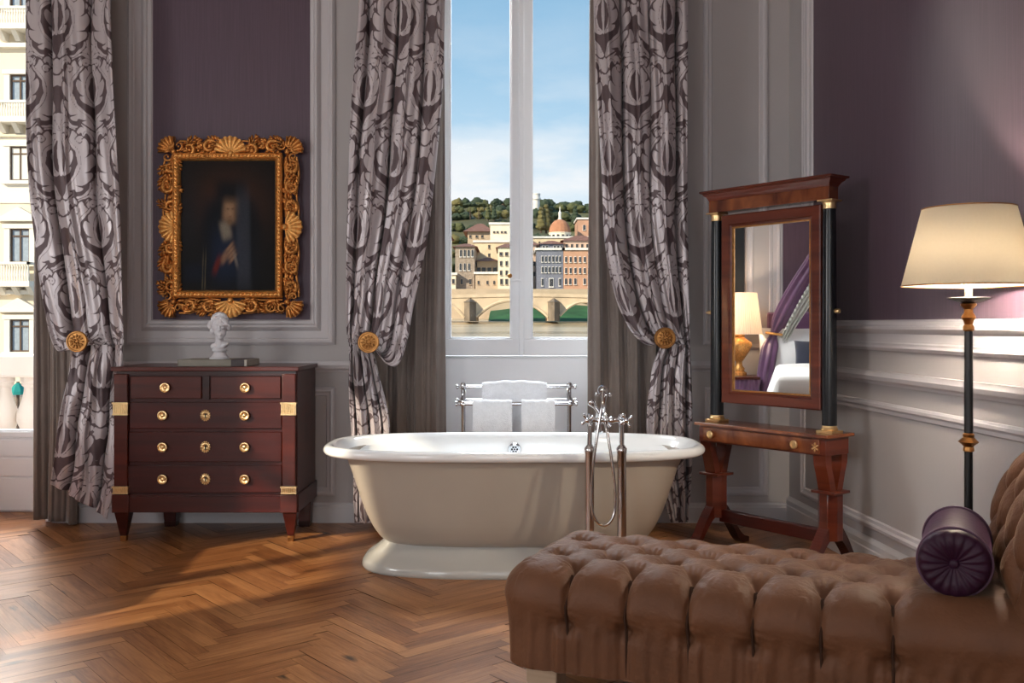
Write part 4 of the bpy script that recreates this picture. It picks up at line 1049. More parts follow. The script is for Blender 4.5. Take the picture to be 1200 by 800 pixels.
for sx in (-1, 1):
    g = G(); x = sx * hw; g.box(x - .042, x + .042, -.042, .042, zt, zt + .012); g.lathe([(.036, 0), (.038, .008), (.033, .014), (.033, .022)], (x, 0, zt + .012), 24); L(g, 'gilt_base', M['brass'], bevel=.001)
    g = G(); g.lathe([(.033, zt + .034), (.0325, zt + .3), (.029, zcol - .09), (.0275, zcol - .035)], (x, 0, 0), 32); L(g, 'column', M['ebony'], smooth=60)
    g = G(); g.lathe([(.029, zcol - .037), (.030, zcol - .031), (.029, zcol - .026), (.031, zcol - .010), (.037, zcol - .004)], (x, 0, 0), 24); g.box(x - .038, x + .038, -.040, .040, zcol - .004, zcol + .004); L(g, 'capital', M['brass'], bevel=.001)
    g = G(); g.lathe([(.004, -.03), (.010, -.012), (.012, 0), (.010, .012), (.0, .016)], (x + sx * .04, 0, 1.18), 14, 'x', cap=False); L(g, 'pivot_knob', M['brass'], smooth=50)
g = G(); g.box(-hw - .022, hw + .022, -.036, .036, zcol + .004, zcol + .062); L(g, 'frieze', M['flame'], bevel=.002)
cp = [(.0, 0), (.003, .008), (.010, .020), (.020, .028), (.022, .031), (.022, .035), (.030, .038), (.034, .040), (.034, .048), (.028, .050)]
g = G(); rows_ = []
for (o_, h_) in cp:
    x1_, y1_ = hw + .022 + o_, .036 + o_; zz_ = zcol + .062 + h_; rows_.append([(-x1_, -y1_, zz_), (x1_, -y1_, zz_), (x1_, y1_, zz_), (-x1_, y1_, zz_)])
n = len(cp); g.add([p for r in rows_ for p in r], [(a * 4 + k, a * 4 + (k + 1) % 4, (a + 1) * 4 + (k + 1) % 4, (a + 1) * 4 + k) for a in range(n - 1) for k in range(4)] + [(3, 2, 1, 0), tuple((n - 1) * 4 + k for k in range(4))])
L(g, 'cornice', M['mahogm'], smooth=25)
# mirror frame and glass
fw_ = .062; fx0, fx1, fz0, fz1 = -.283, .290, .731, zcol - .014
g = G(); pr = [(0, -.018), (0, .016), (.006, .020), (.046, .018), (.052, .010), (fw_, .006), (fw_, -.018)]
frame_loop(g, (fx0, fx1, fz0, fz1), pr, lambda u, v, h: (u, -h, v)); fr = L(g, 'mirror_frame', M['mahogm'], smooth=25)
g = G(); pr = [(fw_ - .002, -.01), (fw_ - .002, .0075), (fw_ + .004, .0075), (fw_ + .006, .001), (fw_ + .006, -.01)]
frame_loop(g, (fx0, fx1, fz0, fz1), pr, lambda u, v, h: (u, -h, v)); L(g, 'gilt_slip', M['brassd'], fr, smooth=25)
g = G(); g.box(fx0 + fw_, fx1 - fw_, 0, .006, fz0 + fw_, fz1 - fw_); L(g, 'mirror_glass', M['mirror'], smooth=0)
g = G(); g.box(fx0 + .01, fx1 - .01, .0065, .017, fz0 + .01, fz1 - .01); L(g, 'back_board', M['mahogdark'])

# where a pixel of the reflection meets the bed-side of the room
nrm = Vector((-st_, -ct, 0))
def refl(px, py, X=None, t=None):
    d = Vector(((px - CX) / F, 1, -(py - HY) / F)); p0 = Cm; k = (p0.x * nrm.x + p0.y * nrm.y) / (d.x * nrm.x + d.y * nrm.y)
    hit = Vector((0, 0, H)) + d * k; r = d - 2 * (d.dot(nrm)) * nrm
    tt = (X - hit.x) / r.x if X is not None else t
    return hit + r * tt

# ================================================================== BED CORNER SEEN IN THE MIRROR
XW = XL
ya = refl(858, 400, XW).y
# panel mouldings and silk on the left wall
def left3(u, v, h): return (XL + h, u, v)
ym0 = refl(878, 300, XW).y; ym1 = refl(908, 300, XW).y
g = G(); frame_loop(g, (ym1 + .22, ym0 + .05, 1.005, 3.6), SM, left3); trim(g, M['trimw'])
g = G(); frame_loop(g, (2.3, ym1 + .06, 1.005, 3.6), BIG, left3); trim(g, M['trimw'])
silk((2.3 + .13, ym1 + .06 - .13, 1.135, 3.47), left3, 'c')
trim(strip(RAIL, 2.3, YB, left3))
struct(strip(SKIRT2, 2.3, YB, left3).build('baseboard_side', M['base'], smooth=25))
# dark picture panel over the bedside lamp
yA, yB_ = refl(860, 300, XW).y + .35, refl(872.5, 300, XW).y
t = empty('wall_screen', (XL, (yA + yB_) / 2, 2.), label='dark rectangular wall panel above the bedside lamp, reflected in the dressing mirror', cat='screen')
zs0, zs1 = refl(865, 346, XW).z, 2.35
G().box(XL + .03, XL + .06, yB_, yA, zs0, zs1).build('panel', M['screen'], t, bevel=.003); G().box(XL, XL + .03, yB_ + .1, yA - .1, zs0 + .1, zs1 - .1).build('bracket', M['black'], t)
# night table with purple skirt
pc = refl(862, 440, XL + .42); ztab = pc.z; yt = pc.y
def sqr(g, cx, cy, hx_, hy_, z0, z1, mat=0): g.box(cx - hx_, cx + hx_, cy - hy_, cy + hy_, z0, z1)
TX, TY = XL + .42, pc.y + .02
hyT = TY - refl(891, 440, XL + .42).y
nt_ = empty('night_table', (TX, TY, 0), label='small night table with purple pleated skirt beside the bed, seen in the dressing mirror', cat='table')
g = G(); g.box(TX - .24, TX + .24, TY - hyT, TY + hyT, ztab - .025, ztab); g.build('table_top', M['mahog'], nt_, bevel=.004)
g = G(); N_ = 160
def sk(u, v):
    a = u * 4; s = int(a) % 4; f_ = a - int(a); hx_, hy_ = .225, hyT - .015; c = [(-hx_, -hy_), (hx_, -hy_), (hx_, hy_), (-hx_, hy_)]; p, q = c[s], c[(s + 1) % 4]
    x, y = p[0] + (q[0] - p[0]) * f_, p[1] + (q[1] - p[1]) * f_; w = .008 * math.sin(u * 2 * PI * 44) * (.4 + v); 
    nx_, ny_ = [(0, -1), (1, 0), (0, 1), (-1, 0)][s]; return (TX + x + nx_ * w, TY + y + ny_ * w, ztab - .026 - v * (ztab - .04))
g.grid(sk, 4 * 66, 5, wrapu=True); g.build('skirt', M['purple'], nt_, smooth=60)
G().box(TX - .2, TX + .2, TY - hyT + .05, TY + hyT - .05, .0, ztab - .03).build('cabinet', M['mahogdark'], nt_)
# gilt urn lamp
lp = refl(866, 440, XL + .36); sc_ = .0091
tl_ = empty('table_lamp', (lp.x, lp.y, ztab), label='lit gilded urn table lamp with a cream pleated shade, seen in the dressing mirror', cat='lamp')
g = G(); hl = 94 * sc_
g.lathe([(.075, 0), (.075, .03), (.05, .045), (.055, .075), (.035, .10), (.03, .14), (.05, .17), (.10, .25), (.125, .31), (.12, .345), (.075, .375), (.05, .40), (.06, .42), (.02, .44), (.016, .50)], (lp.x, lp.y, ztab), 36, lobes=12, lamp=.05)
g.build('urn_base', M['gilt2'], tl_, smooth=50)
g = G(); z0 = ztab + 47 * sc_; z1 = ztab + hl
def shp(u, v): a = 2 * PI * u; r = (.235 - .055 * v) * (1 + .012 * math.cos(60 * a)); return (lp.x + r * math.cos(a), lp.y + r * math.sin(a), z0 + (z1 - z0) * v)
g.grid(shp, 240, 2, wrapu=True); g.build('lamp_shade', M['shade2'], tl_, smooth=60)
G().sphere((lp.x, lp.y, (z0 + z1) / 2), .03).build('bulb', M['bulb'], tl_)
lt = bpy.data.lights.new('bedside_light', 'POINT'); lt.energy = 14; lt.color = (1, .74, .5); lt.shadow_soft_size = .05; lo = bpy.data.objects.new('bedside_light', lt); C.objects.link(lo); lo.location = (lp.x, lp.y, (z0 + z1) / 2 + .05)
# bed: head against the left wall, edge near the window
pe = refl(901, 460, XL + .9); ye = pe.y; zm = .60
bed = empty('bed', (XL + 1.1, ye - .85, 0), label='bed with white linen and purple corner drapery, seen in the dressing mirror', cat='bed')
g = G(); g.box(XL + .12, XL + 2.05, ye - 1.75, ye - .02, .05, .32); g.build('bed_base', M['purple'], bed, bevel=.02)
g = G(); g.box(XL + .10, XL + .02, ye - 1.8, ye + .02, .05, 1.25); g.build('headboard', M['purple'], bed, bevel=.02)
g = G(); g.box(XL + .12, XL + 2.05, ye - 1.75, ye - .02, .32, zm); g.build('mattress', M['linen'], bed, bevel=.06, bseg=4)
g = G()      # duvet folded back with a thick roll
def duv(u, v):
    x = XL + .75 + (1.38) * u; y = ye + .03 - 1.84 * v; e = min(v, 1 - v) * 1.84; z = zm + .07 - max(0, .10 - e) * 2.8 - .02 * math.cos(v * 14) * .4 + .015 * math.sin(u * 9 + v * 5)
    if u > .96: z -= (u - .96) * 5
    z += .05 * math.exp(-((u - .06) / .05) ** 2) + .03 * math.exp(-((u - .2) / .06) ** 2)
    return (x, y, z)
g.grid(duv, 60, 60); o = g.build('duvet', M['linen'], bed, smooth=80); so = o.modifiers.new('s', 'SOLIDIFY'); so.thickness = .03; so.offset = -1
def pillow(c, sx, sy, sz, rot, name, label, cat, mat):
    t = empty(name, c, label=label, cat=cat); g = G()
    def pf_(u, v):
        a, b = 2 * u - 1, 2 * v - 1; th = sz * ((1 - abs(a) ** 2.6) * (1 - abs(b) ** 2.6)) ** .42; pin = 1 - .07 * (abs(a) ** 2 * (1 - abs(b)) + 0) ; return a, b, th
    for s in (-1, 1):
        def fn(u, v, s=s):
            a, b, th = pf_(u, v); k = 1 - .08 * (1 - abs(a) ** 2) * 0; q = rot @ Vector((a * sx * (1 - .06 * (1 - b * b)), b * sy * (1 - .06 * (1 - a * a)), s * th)); return (q.x + c[0], q.y + c[1], q.z + c[2])
        g.grid(fn, 26, 26)
    o = g.build('cover', mat, t, smooth=80); w = o.modifiers.new('w', 'WELD'); w.merge_threshold = .0005
# pillows lean on the headboard
pw = refl(922, 415, XL + .28)
Rl = Matrix.Rotation(math.radians(68), 3, 'Y')
pillow((XL + .34, pw.y - .07, .84), .27, .36, .09, Rl, 'pillow', 'white pillow leaning on the headboard, seen in the dressing mirror', 'pillow', M['linen'])
pn = refl(945, 425, XL + .45)
pillow((XL + .52, pn.y - .12, .79), .18, .24, .07, Rl, 'cushion', 'navy blue cushion in front of the white pillow, seen in the dressing mirror', 'cushion', M['navy'])
# canopy drape: swept from upper right of the reflection to a tie, then down
A_ = [refl(953, 312, XL + .45), refl(925, 350, XL + .42), refl(906, 395, XL + .40)]
g = G(); p0 = refl(958, 300, XL + .5); p1 = refl(930, 345, XL + .45); p2 = refl(907, 391, XL + .38); p3 = refl(900, 420, XL + .48); p4 = refl(894, 462, XL + .50)
pts = bez([p0 + (p0 - p1) * 1.2, p0, p1, p2, p3, p4, Vector((p4.x, p4.y + .02, .06))], 8); nP = len(pts)
def drp(u, v):
    i = min(nP - 1, int(v * (nP - 1) + .5)); p = pts[i]; pinch = 1 - .55 * math.exp(-((v - .5) / .05) ** 2); a = 2 * PI * u; w = (.066 + .010 * math.sin(v * 3)) * pinch; r = w * (1 + .16 * math.cos(7 * a + v * 2))
    return (p.x + .55 * r * math.sin(a), p.y + r * math.cos(a), p.z + .0 + .35 * r * math.cos(a) * (1 if v < .5 else 0))
g.grid(drp, 72, nP - 1, wrapu=True)
cd = empty('bed_drape', (pts[0].x, pts[0].y, 0), label='purple bed drape with pale fringe, tied back, seen in the dressing mirror', cat='drape')
g.build('drape', M['purple'], cd, smooth=80)
tpt = pts[0]; g = G(); g.tube([(XL + .005, tpt.y + .05, tpt.z + .04), (tpt.x - .1, tpt.y + .04, tpt.z + .05), (tpt.x, tpt.y, tpt.z + .02)], .016, 10); g.lathe([(.13, -.05), (.15, -.02), (.15, .02), (.12, .05), (.02, .07)], (tpt.x, tpt.y, tpt.z), 24); g.build('corona', M['gilt2'], cd, smooth=50)
g = G(); tp_ = pts[int(.5 * nP)]
g.tube([(tp_.x + .06 * math.cos(a), tp_.y + .075 * math.sin(a), tp_.z + .01 * math.sin(a)) for a in np.linspace(0, 2 * PI, 20)[:-1]], .014, 8, closed=True); g.build('tie', M['gilt2'], cd, smooth=60)
g = G()
for i in range(0, 26):
    v = i / 26; k = v * .48 * (nP - 1); p = pts[int(k)] * (1 - (k % 1)) + pts[min(nP - 1, int(k) + 1)] * (k % 1)
    g.sphere((p.x + .04, p.y - .085, p.z - .03), (.013, .013, .02), 8, 6)
g.build('fringe', M['fringe'], cd, smooth=60)
g = G()
def lin(u, v):
    k = v * .5 * (nP - 1); p = pts[int(k)] * (1 - (k % 1)) + pts[min(nP - 1, int(k) + 1)] * (k % 1); return (p.x + .0 + .02 * math.sin(u * 20), p.y - .07 - u * (.16 * (1 - .8 * v)), p.z - .03 - u * .10)
g.grid(lin, 24, 20); o = g.build('lining', M['fringe'], cd, smooth=80); o.modifiers.new('s', 'SOLIDIFY').thickness = .004

# ================================================================== FLOOR LAMP
YL = 3.10; xl = PX(1135, YL)
fl = empty('floor_lamp', (xl, YL, 0), label='lit floor lamp with cream shade on a slim black pole behind the chaise', cat='floor lamp')
def lz(py): return PZ(py, YL)
kL = YL / F
g = G(); g.lathe([(.115, 0), (.115, .012), (.10, .022), (.045, .032), (.02, .05), (.015, .07)], (xl, YL, 0), 36); g.build('base', M['black'], fl, smooth=40)
for a, b in ((.06, lz(526)), (lz(509), lz(386))):
    g = G(); g.lathe([(5.0 * kL, a), (4.9 * kL, (a + b) / 2), (4.6 * kL, b)], (xl, YL, 0), 24); g.build('pole', M['black'], fl, smooth=60)
g = G(); g.lathe([(5 * kL, lz(529)), (6.2 * kL, lz(528)), (6.2 * kL, lz(525)), (5.5 * kL, lz(523)), (8.5 * kL, lz(520)), (11.5 * kL, lz(517.5)), (9 * kL, lz(515)), (6 * kL, lz(512)), (6.6 * kL, lz(509)), (5 * kL, lz(507))], (xl, YL, 0), 28, cap=False); g.build('bronze_knop', M['brassd'], fl, smooth=40)
g = G(); g.lathe([(5 * kL, lz(388)), (6.5 * kL, lz(386)), (6 * kL, lz(382)), (4.5 * kL, lz(380)), (5.5 * kL, lz(376)), (8.2 * kL, lz(372)), (7 * kL, lz(369)), (5 * kL, lz(366)), (5 * kL, lz(362)), (8.5 * kL, lz(358)), (9 * kL, lz(356)), (5 * kL, lz(353))], (xl, YL, 0), 28, cap=False); g.build('bronze_collar', M['brassd'], fl, smooth=40)
g = G(); g.lathe([(6 * kL, lz(355)), (14 * kL, lz(353)), (22 * kL, lz(350)), (24 * kL, lz(349)), (22 * kL, lz(348.6)), (5 * kL, lz(350))], (xl, YL, 0), 36, cap=False); g.build('drip_pan', M['black'], fl, smooth=50)
g = G(); g.lathe([(4.6 * kL, lz(350)), (4.6 * kL, lz(322))], (xl, YL, 0), 20); g.build('candle_sleeve', M['shade'], fl, smooth=50)
g = G(); zb0, zb1 = lz(334.5), lz(244); r0, r1 = 73.5 * kL, 51 * kL
g.lathe([(r0, zb0), (r1, zb1)], (xl, YL, 0), 64, cap=False); o = g.build('lamp_shade', M['shade'], fl, smooth=60); so = o.modifiers.new('s', 'SOLIDIFY'); so.thickness = .0015
g = G()
for r, z in ((r0, zb0), (r1, zb1)):
    g = G(); g.tube([(xl + r * math.cos(a), YL + r * math.sin(a), z) for a in np.linspace(0, 2 * PI, 65)[:-1]], .0022, 6, closed=True); g.build('shade_trim', M['brassd'], fl, smooth=60)
g = G(); zs = zb1 - .03
for k in range(3):
    a = 2 * PI * k / 3 + .4; g.tube([(xl, YL, zs), (xl + r1 * .98 * math.cos(a), YL + r1 * .98 * math.sin(a), zb1 - .004)], .002, 6)
g.tube([(xl, YL, lz(322)), (xl, YL, zs)], .003, 6); g.build('shade_carrier', M['brassd'], fl)
zbulb = lz(302)
G().sphere((xl, YL - .02, zbulb), (.024, .024, .034)).build('bulb', M['bulb'], fl)
lt = bpy.data.lights.new('floor_lamp_light', 'POINT'); lt.energy = 46; lt.color = (1, .86, .68); lt.shadow_soft_size = .035; lo = bpy.data.objects.new('floor_lamp_light', lt); C.objects.link(lo); lo.location = (xl + .0, YL, zbulb - .045)

# ================================================================== CHAISE LONGUE
TC = math.radians(21); cc, sc = math.cos(TC), math.sin(TC)
O = Vector((PX(598, 2.79), 2.79, 0)) + Vector((-.028, .002, 0))
CLEN, CW, Z0, Z1 = 1.58, .635, .125, .415
ch = empty('chaise_longue', (O.x, O.y, 0), rz=-TC, label='brown velvet buttoned chaise longue in front of the bathtub', cat='chaise longue')
# local: x along the length, y across (away from viewer), button lattice
DU, DV, U0, V0, VL = .173, .117, .200, .098, .098 + 4 * .117
def tuft(u, v, du, dv, u0, v0, vl, p=.62):
    """0..1 puff height of diamond tufting; returns (height, pit)"""
    vc = np.clip(v, v0, vl); a = (u - u0) / du; b = (vc - v0) / dv
    A = (a + b) / 2; B = (a - b) / 2       # buttons where a+b even
    h = (np.abs(np.sin(PI * A)) * np.abs(np.sin(PI * B)))
    # distance to nearest button
    best = np.full_like(u + v, 9.)
    for s in (0, 1):
        bi = np.round((b - s) / 2) * 2 + s; ai = np.round((a - s) / 2) * 2 + s
        best = np.minimum(best, np.hypot((a - ai) * du, (vc - v0) - bi * dv + 0 * a))
    return h, best
DU2 = DU / 2
def box_surface(Lx, Ly, z0, z1, r, nx, ny, nz):
    """rounded box surface points+faces via dense cube grid"""
    bm = bmesh.new(); vs = {}; P_ = []; Fc = []
    def vid(i, j, k):
        key = (i, j, k)
        if key not in vs: vs[key] = len(P_); P_.append((i / nx, j / ny, k / nz))
        return vs[key]
    for i in range(nx):
        for j in range(ny):
            for k in (0, nz):
                q = (vid(i, j, k), vid(i + 1, j, k), vid(i + 1, j + 1, k), vid(i, j + 1, k)); Fc.append(q if k else q[::-1])
    for i in range(nx):
        for k in range(nz):
            for j in (0, ny):
                q = (vid(i, j, k), vid(i + 1, j, k), vid(i + 1, j, k + 1), vid(i, j, k + 1)); Fc.append(q if j == 0 else q[::-1])
    for j in range(ny):
        for k in range(nz):
            for i in (0, nx):
                q = (vid(i, j, k), vid(i, j + 1, k), vid(i, j + 1, k + 1), vid(i, j, k + 1)); Fc.append(q if i else q[::-1])
    P_ = np.array(P_); p = np.stack([P_[:, 0] * Lx, P_[:, 1] * Ly, z0 + P_[:, 2] * (z1 - z0)], 1)
    lo = np.array([r, r, z0 + min(.02, r)]); hi = np.array([Lx - r, Ly - r, z1 - r])
    inner = np.clip(p, lo, hi); d = p - inner
    dd = d.copy(); dn = np.linalg.norm(d, axis=1); n = np.where(dn[:, None] > 1e-9, d / np.maximum(dn, 1e-9)[:, None], 0)
    # bottom keeps square
    down = (p[:, 2] < z0 + .02) ; n[down, 2] = 0; nn = np.linalg.norm(n, axis=1); nn[nn < 1e-9] = 1; n = n / nn[:, None]
    pos = inner + n * r
    pos[down, 2] = p[down, 2]
    flat = dn < 1e-9; pos[flat] = p[flat]
    return pos, n, Fc, p
def smst(x, a, b): t = np.clip((x - a) / (b - a), 0, 1); return t * t * (3 - 2 * t)
def nz2(x, y, z):
    return np.array([noise.noise(Vector((a, b, c))) for a, b, c in zip(x, y, z)])
nx, ny, nzz = 330, 130, 60
pos, n, Fc, p = box_surface(CLEN, CW, Z0, Z1 - .002, .10, nx, ny, nzz)
u, v, z = pos[:, 0], pos[:, 1], pos[:, 2]
uu = u; vv = v
a_ = (uu - U0) / DU2
h, dist = tuft(uu, vv, DU2, DV, U0, V0, VL)
# along the left end: rows pull towards the end too
top = np.clip(n[:, 2], 0, 1); fr = np.clip(-n[:, 1], 0, 1); bk_ = np.clip(n[:, 1], 0, 1); lf = np.clip(-n[:, 0], 0, 1); rt = np.clip(n[:, 0], 0, 1)

def crease(A, B, dist, wd, sc_, bed=.35):
    """soft crease running along the diamond lines, deepening towards each button"""
    dl = np.minimum(np.abs(A - np.round(A)), np.abs(B - np.round(B))) * sc_
    return np.exp(-(dl / wd) ** 1.1) * (bed + (1 - bed) * np.exp(-(dist / .050) ** 2))
vc = np.clip(vv, V0, VL); ai_ = (uu - U0) / DU2; bi_ = (vc - V0) / DV; A_ = (ai_ + bi_) / 2; B_ = (ai_ - bi_) / 2
inside = smst(np.minimum(vv - V0, VL - vv), -.012, .012)
fad = smst(uu, 1.16, 1.09)
cr = crease(A_, B_, dist, .009, .11, .10) * fad
su = np.abs(uu - U0 - np.round((uu - U0) / DU) * DU)                    # distance to the straight seams over the long edges
seamc = np.exp(-(su / .0075) ** 1.0) * fad
V1 = V0 + DV; sv = np.abs(vv - V1 - np.round((vv - V1) / (2 * DV)) * 2 * DV); seamv = np.exp(-(sv / .010) ** 1.0)
Ue = U0 - DU2; uend = smst(uu, Ue - .004, Ue - .035)
crT = (cr * inside + seamc * 1.2 * (1 - inside)) * (1 - uend) + seamv * .7 * uend
dome_ = h ** .5 * inside + (np.abs(np.sin(PI * (uu - U0) / DU)) ** .8) * (1 - inside); dome_ = dome_ * (1 - uend) + (np.abs(np.sin(PI * (vv - V1) / (2 * DV))) ** .8) * uend
cor = smst(uu, Ue * .8, 0) * np.maximum(smst(vv, V0, 0), smst(vv, VL, CW)); crT = crT * (1 - cor); dome_ = (dome_ * (1 - cor) + .7 * cor) * fad + .7 * (1 - fad)
zk = .262
roll = np.clip((z - zk) / (Z1 - .02 - zk), 0, 1)
side_roll = np.clip(1 - (1 - roll) ** 2.4, 0, 1) ** .5
nocrease = smst(uu, U0 * .7, U0 * .4)
sf = seamc * (1 - nocrease); df = (np.abs(np.sin(PI * (uu - U0) / DU)) ** .8) * (1 - nocrease) + .75 * nocrease
wob = 2.2 * np.sin(uu * 7.3)
lowz = smst(z, zk + .05, zk - .02)
drape = (np.sin(uu * 63 + wob) * .0030 + np.sin(uu * 27 + 1) * .003 + .0025 * np.sin(uu * 131 + 3 * np.sin(z * 9))) * lowz
prof_ = np.interp(z, [Z0, Z0 + .05, zk - .02, zk + .02, zk + .06, zk + .10, Z1], [.002, .003, .004, .009, .018, .022, .020])
knot = np.exp(-((z - zk) / .020) ** 2)
gather = knot * np.exp(-(su / .035) ** 2)
kk = (1 - nocrease) * fad
S_front = prof_ * (.86 + .14 * np.maximum(df, nocrease)) - sf * (.013 + .006 * (1 - lowz)) - .024 * gather * kk + drape
S_front += .0035 * np.cos(su * 2 * PI / .030) * np.exp(-(su / .040) ** 2) * lowz * kk            # pleat folds either side of the seam
S_front += .0016 * np.sin(z * 300 + uu * 60) * np.exp(-(su / .045) ** 2) * np.exp(-((z - zk - .03) / .03) ** 2) * kk
drape2 = np.sin(vv * 58) * .003 * lowz
nc2 = np.maximum(smst(vv, V0 * .5, 0), smst(vv, VL + .03, CW))
S_end = prof_ - seamv * (1 - nc2) * .014 + drape2
T = .016 + .002 * dome_ - .012 * crT - .042 * np.exp(-(dist / .030) ** 1.15) * (1 - uend) * (1 - cor) * fad
ang = np.arctan2(((vv - V0) / DV - np.round((vv - V0) / DV)) * DV, ((uu - U0) / DU2 - np.round((uu - U0) / DU2)) * DU2)
T += .0042 * np.sin(ang * 11 + 5 * np.sin(uu * 40)) * np.exp(-(dist / .055) ** 2) * smst(dist, .008, .03) * fad
w = np.stack([top ** 1.2, fr ** 1.2, bk_ ** 1.2, lf ** 1.2, rt ** 1.2], 1); w = w / np.maximum(w.sum(1), 1e-6)[:, None]
D = w[:, 0] * T + w[:, 1] * S_front + w[:, 2] * S_front + w[:, 3] * S_end + w[:, 4] * 0
D += .0016 * nz2(u * 11, v * 11, z * 11) + .0007 * nz2(u * 45, v * 45, z * 12)
D[p[:, 2] <= Z0 + 1e-6] = np.minimum(D[p[:, 2] <= Z0 + 1e-6], 0)
under = (p[:, 2] <= Z0 + 1e-6) & (n[:, 0] == 0) & (n[:, 1] == 0); D[under] = 0
q = pos + n * D[:, None]
q[:, 2] -= .018 * (np.clip(v / CW, 0, 1)) ** 1.3 * np.clip((z - Z0) / (Z1 - Z0), 0, 1)
g = G(); g.v = [tuple(r) for r in q.tolist()]; g.f = Fc; g.m = [0] * len(Fc)
body = L(g, 'seat', M['velvet'], ch, smooth=180, fixn=False)
# buttons
def surf_z(bu, bv):
    d = (q[:, 0] - bu) ** 2 + (q[:, 1] - bv) ** 2 + (n[:, 2] < .5) * 9; return q[int(np.argmin(d)), 2]
bm0 = None
for r in range(5):
    k = 0
    while True:
        bu = U0 + DU * k - (DU2 if r % 2 else 0); k += 1
        if bu > 1.12: break
        bv = V0 + DV * r
        if bm0 is None:
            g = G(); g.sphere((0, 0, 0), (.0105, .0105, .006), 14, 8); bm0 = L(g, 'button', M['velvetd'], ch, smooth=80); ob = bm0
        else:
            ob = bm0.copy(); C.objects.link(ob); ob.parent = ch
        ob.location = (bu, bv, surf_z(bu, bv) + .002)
# vertical welt cords on the front between the pleats
for k in range(0, 6):
    x = U0 + DU * k; g = G()
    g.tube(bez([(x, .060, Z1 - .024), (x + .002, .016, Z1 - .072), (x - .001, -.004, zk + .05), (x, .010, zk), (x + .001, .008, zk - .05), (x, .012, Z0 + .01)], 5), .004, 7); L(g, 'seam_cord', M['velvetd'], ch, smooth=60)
for (x, y) in ((.10, .12), (.10, CW - .12), (CLEN - .12, .12), (CLEN - .12, CW - .12)):
    g = G(); g.hexa([(x - .045, y - .045, 0), (x + .045, y - .045, 0), (x + .045, y + .045, 0), (x - .045, y + .045, 0)], [(x - .05, y - .05, Z0 + .01), (x + .05, y - .05, Z0 + .01), (x + .05, y + .05, Z0 + .01), (x - .05, y + .05, Z0 + .01)]); L(g, 'foot', M['legwood'], ch, bevel=.004)
# raised scrolled backrest
BX, BL, BH = 1.335, .27, .41
pos, n, Fc2, p = box_surface(BL, CW + .01, 0, BH, .085, 40, 90, 60)
u, v, z = pos[:, 0], pos[:, 1], pos[:, 2]
h2, d2 = tuft(v, z, .0865, .115, .055, .14, .14 + 2 * .115)
zc2 = np.clip(z, .14, .37); a2_ = (v - .055) / .0865; b2_ = (zc2 - .14) / .115; cr2 = crease((a2_ + b2_) / 2, (a2_ - b2_) / 2, d2, .013, .11, .25)
lf = np.clip(-n[:, 0], 0, 1) ** 1.2; tp_w = np.clip(n[:, 2], 0, 1) ** 1.2; fr = np.clip(-n[:, 1], 0, 1) ** 1.2; rt = np.clip(n[:, 0], 0, 1)
seam2 = np.abs(np.sin(PI * (v - .055) / .173)) ** .8
lowfade = smst(z, .05, .14)
Tl = (.016 + .014 * h2 ** .5 - .032 * cr2 - .016 * np.exp(-(d2 / .016) ** 2)) * lowfade
Tt = .020 + .010 * seam2 - .026 * np.exp(-(np.abs(v - .055 - np.round((v - .055) / .173) * .173) / .012) ** 1.1)
zc = (z - .02) / BH
bulge = .030 * np.sin(PI * np.clip(z / BH * .9 + .1, 0, 1)) - .040 * np.exp(-((z - .27) ** 2 + (u - .10) ** 2) / .00035)
bulge -= .012 * np.exp(-(np.abs((z - .27) + (u - .10) * 1.4) / .010) ** 2) * (u > .02)
ws = lf + tp_w + fr + rt + np.clip(n[:, 1], 0, 1) + 1e-6
D = (lf * Tl + tp_w * Tt + fr * bulge + np.clip(n[:, 1], 0, 1) * bulge) / ws + .002 * nz2(u * 14, v * 14, z * 14) + .0012 * nz2(u * 50, v * 50, z * 30)
q2 = pos + n * D[:, None]
lean = .10; zt_ = q2[:, 2]; q2[:, 0] += lean * (zt_ / BH) ** 1.0 - .02 * np.sin(PI * np.clip(zt_ / BH, 0, 1)) + BX; q2[:, 2] += Z1 - .055; q2[:, 1] -= .005
g = G(); g.v = [tuple(r) for r in q2.tolist()]; g.f = Fc2; g.m = [0] * len(Fc2); L(g, 'backrest', M['velvet'], ch, smooth=180, fixn=False)

# bolster: axis runs across the seat, slightly askew
rB = .087; bc = Vector((PX(1118, 2.43), 2.43, .422 + rB))
bo = empty('bolster', (bc.x, bc.y, bc.z - rB), rz=math.radians(-26), label='dark purple velvet bolster cushion lying against the backrest of the brown chaise', cat='cushion')
LB = .37; g = G()
prof = [(rB * .0, .018), (rB * .12, .012), (rB * .3, .004), (rB * .6, -.004), (rB * .85, .0), (rB * .97, .012), (rB, .03), (rB * .985, .055), (rB * 1.0, .06), (rB * 1.01, LB / 2), (rB * 1.0, LB - .06), (rB * .985, LB - .055), (rB, LB - .03), (rB * .97, LB - .012), (rB * .85, LB), (rB * .3, LB - .004), (0, LB - .012)]
sp_ = bez([(a, b, 0) for a, b in prof], 5); seg = 72; vs = []
for p_ in sp_:
    for k in range(seg):
        a = 2 * PI * k / seg; r = max(0, p_.x); y = p_.y
        endf = max(0, 1 - min(y, LB - y) / .03); gat = .0035 * endf * math.sin(a * 18) * (r / rB) ** .5 * (1 if r < rB * .95 else .3); r2 = r * (1 + .012 * math.sin(3 * a + y * 9))
        vs.append((r2 * math.cos(a), y + (gat if y < LB / 2 else -gat), rB + r2 * math.sin(a)))
m_ = len(sp_); g.add(vs, [(i * seg + k, i * seg + (k + 1) % seg, (i + 1) * seg + (k + 1) % seg, (i + 1) * seg + k) for i in range(m_ - 1) for k in range(seg)])
g.build('cover', M['plum'], bo, world=False, smooth=80)
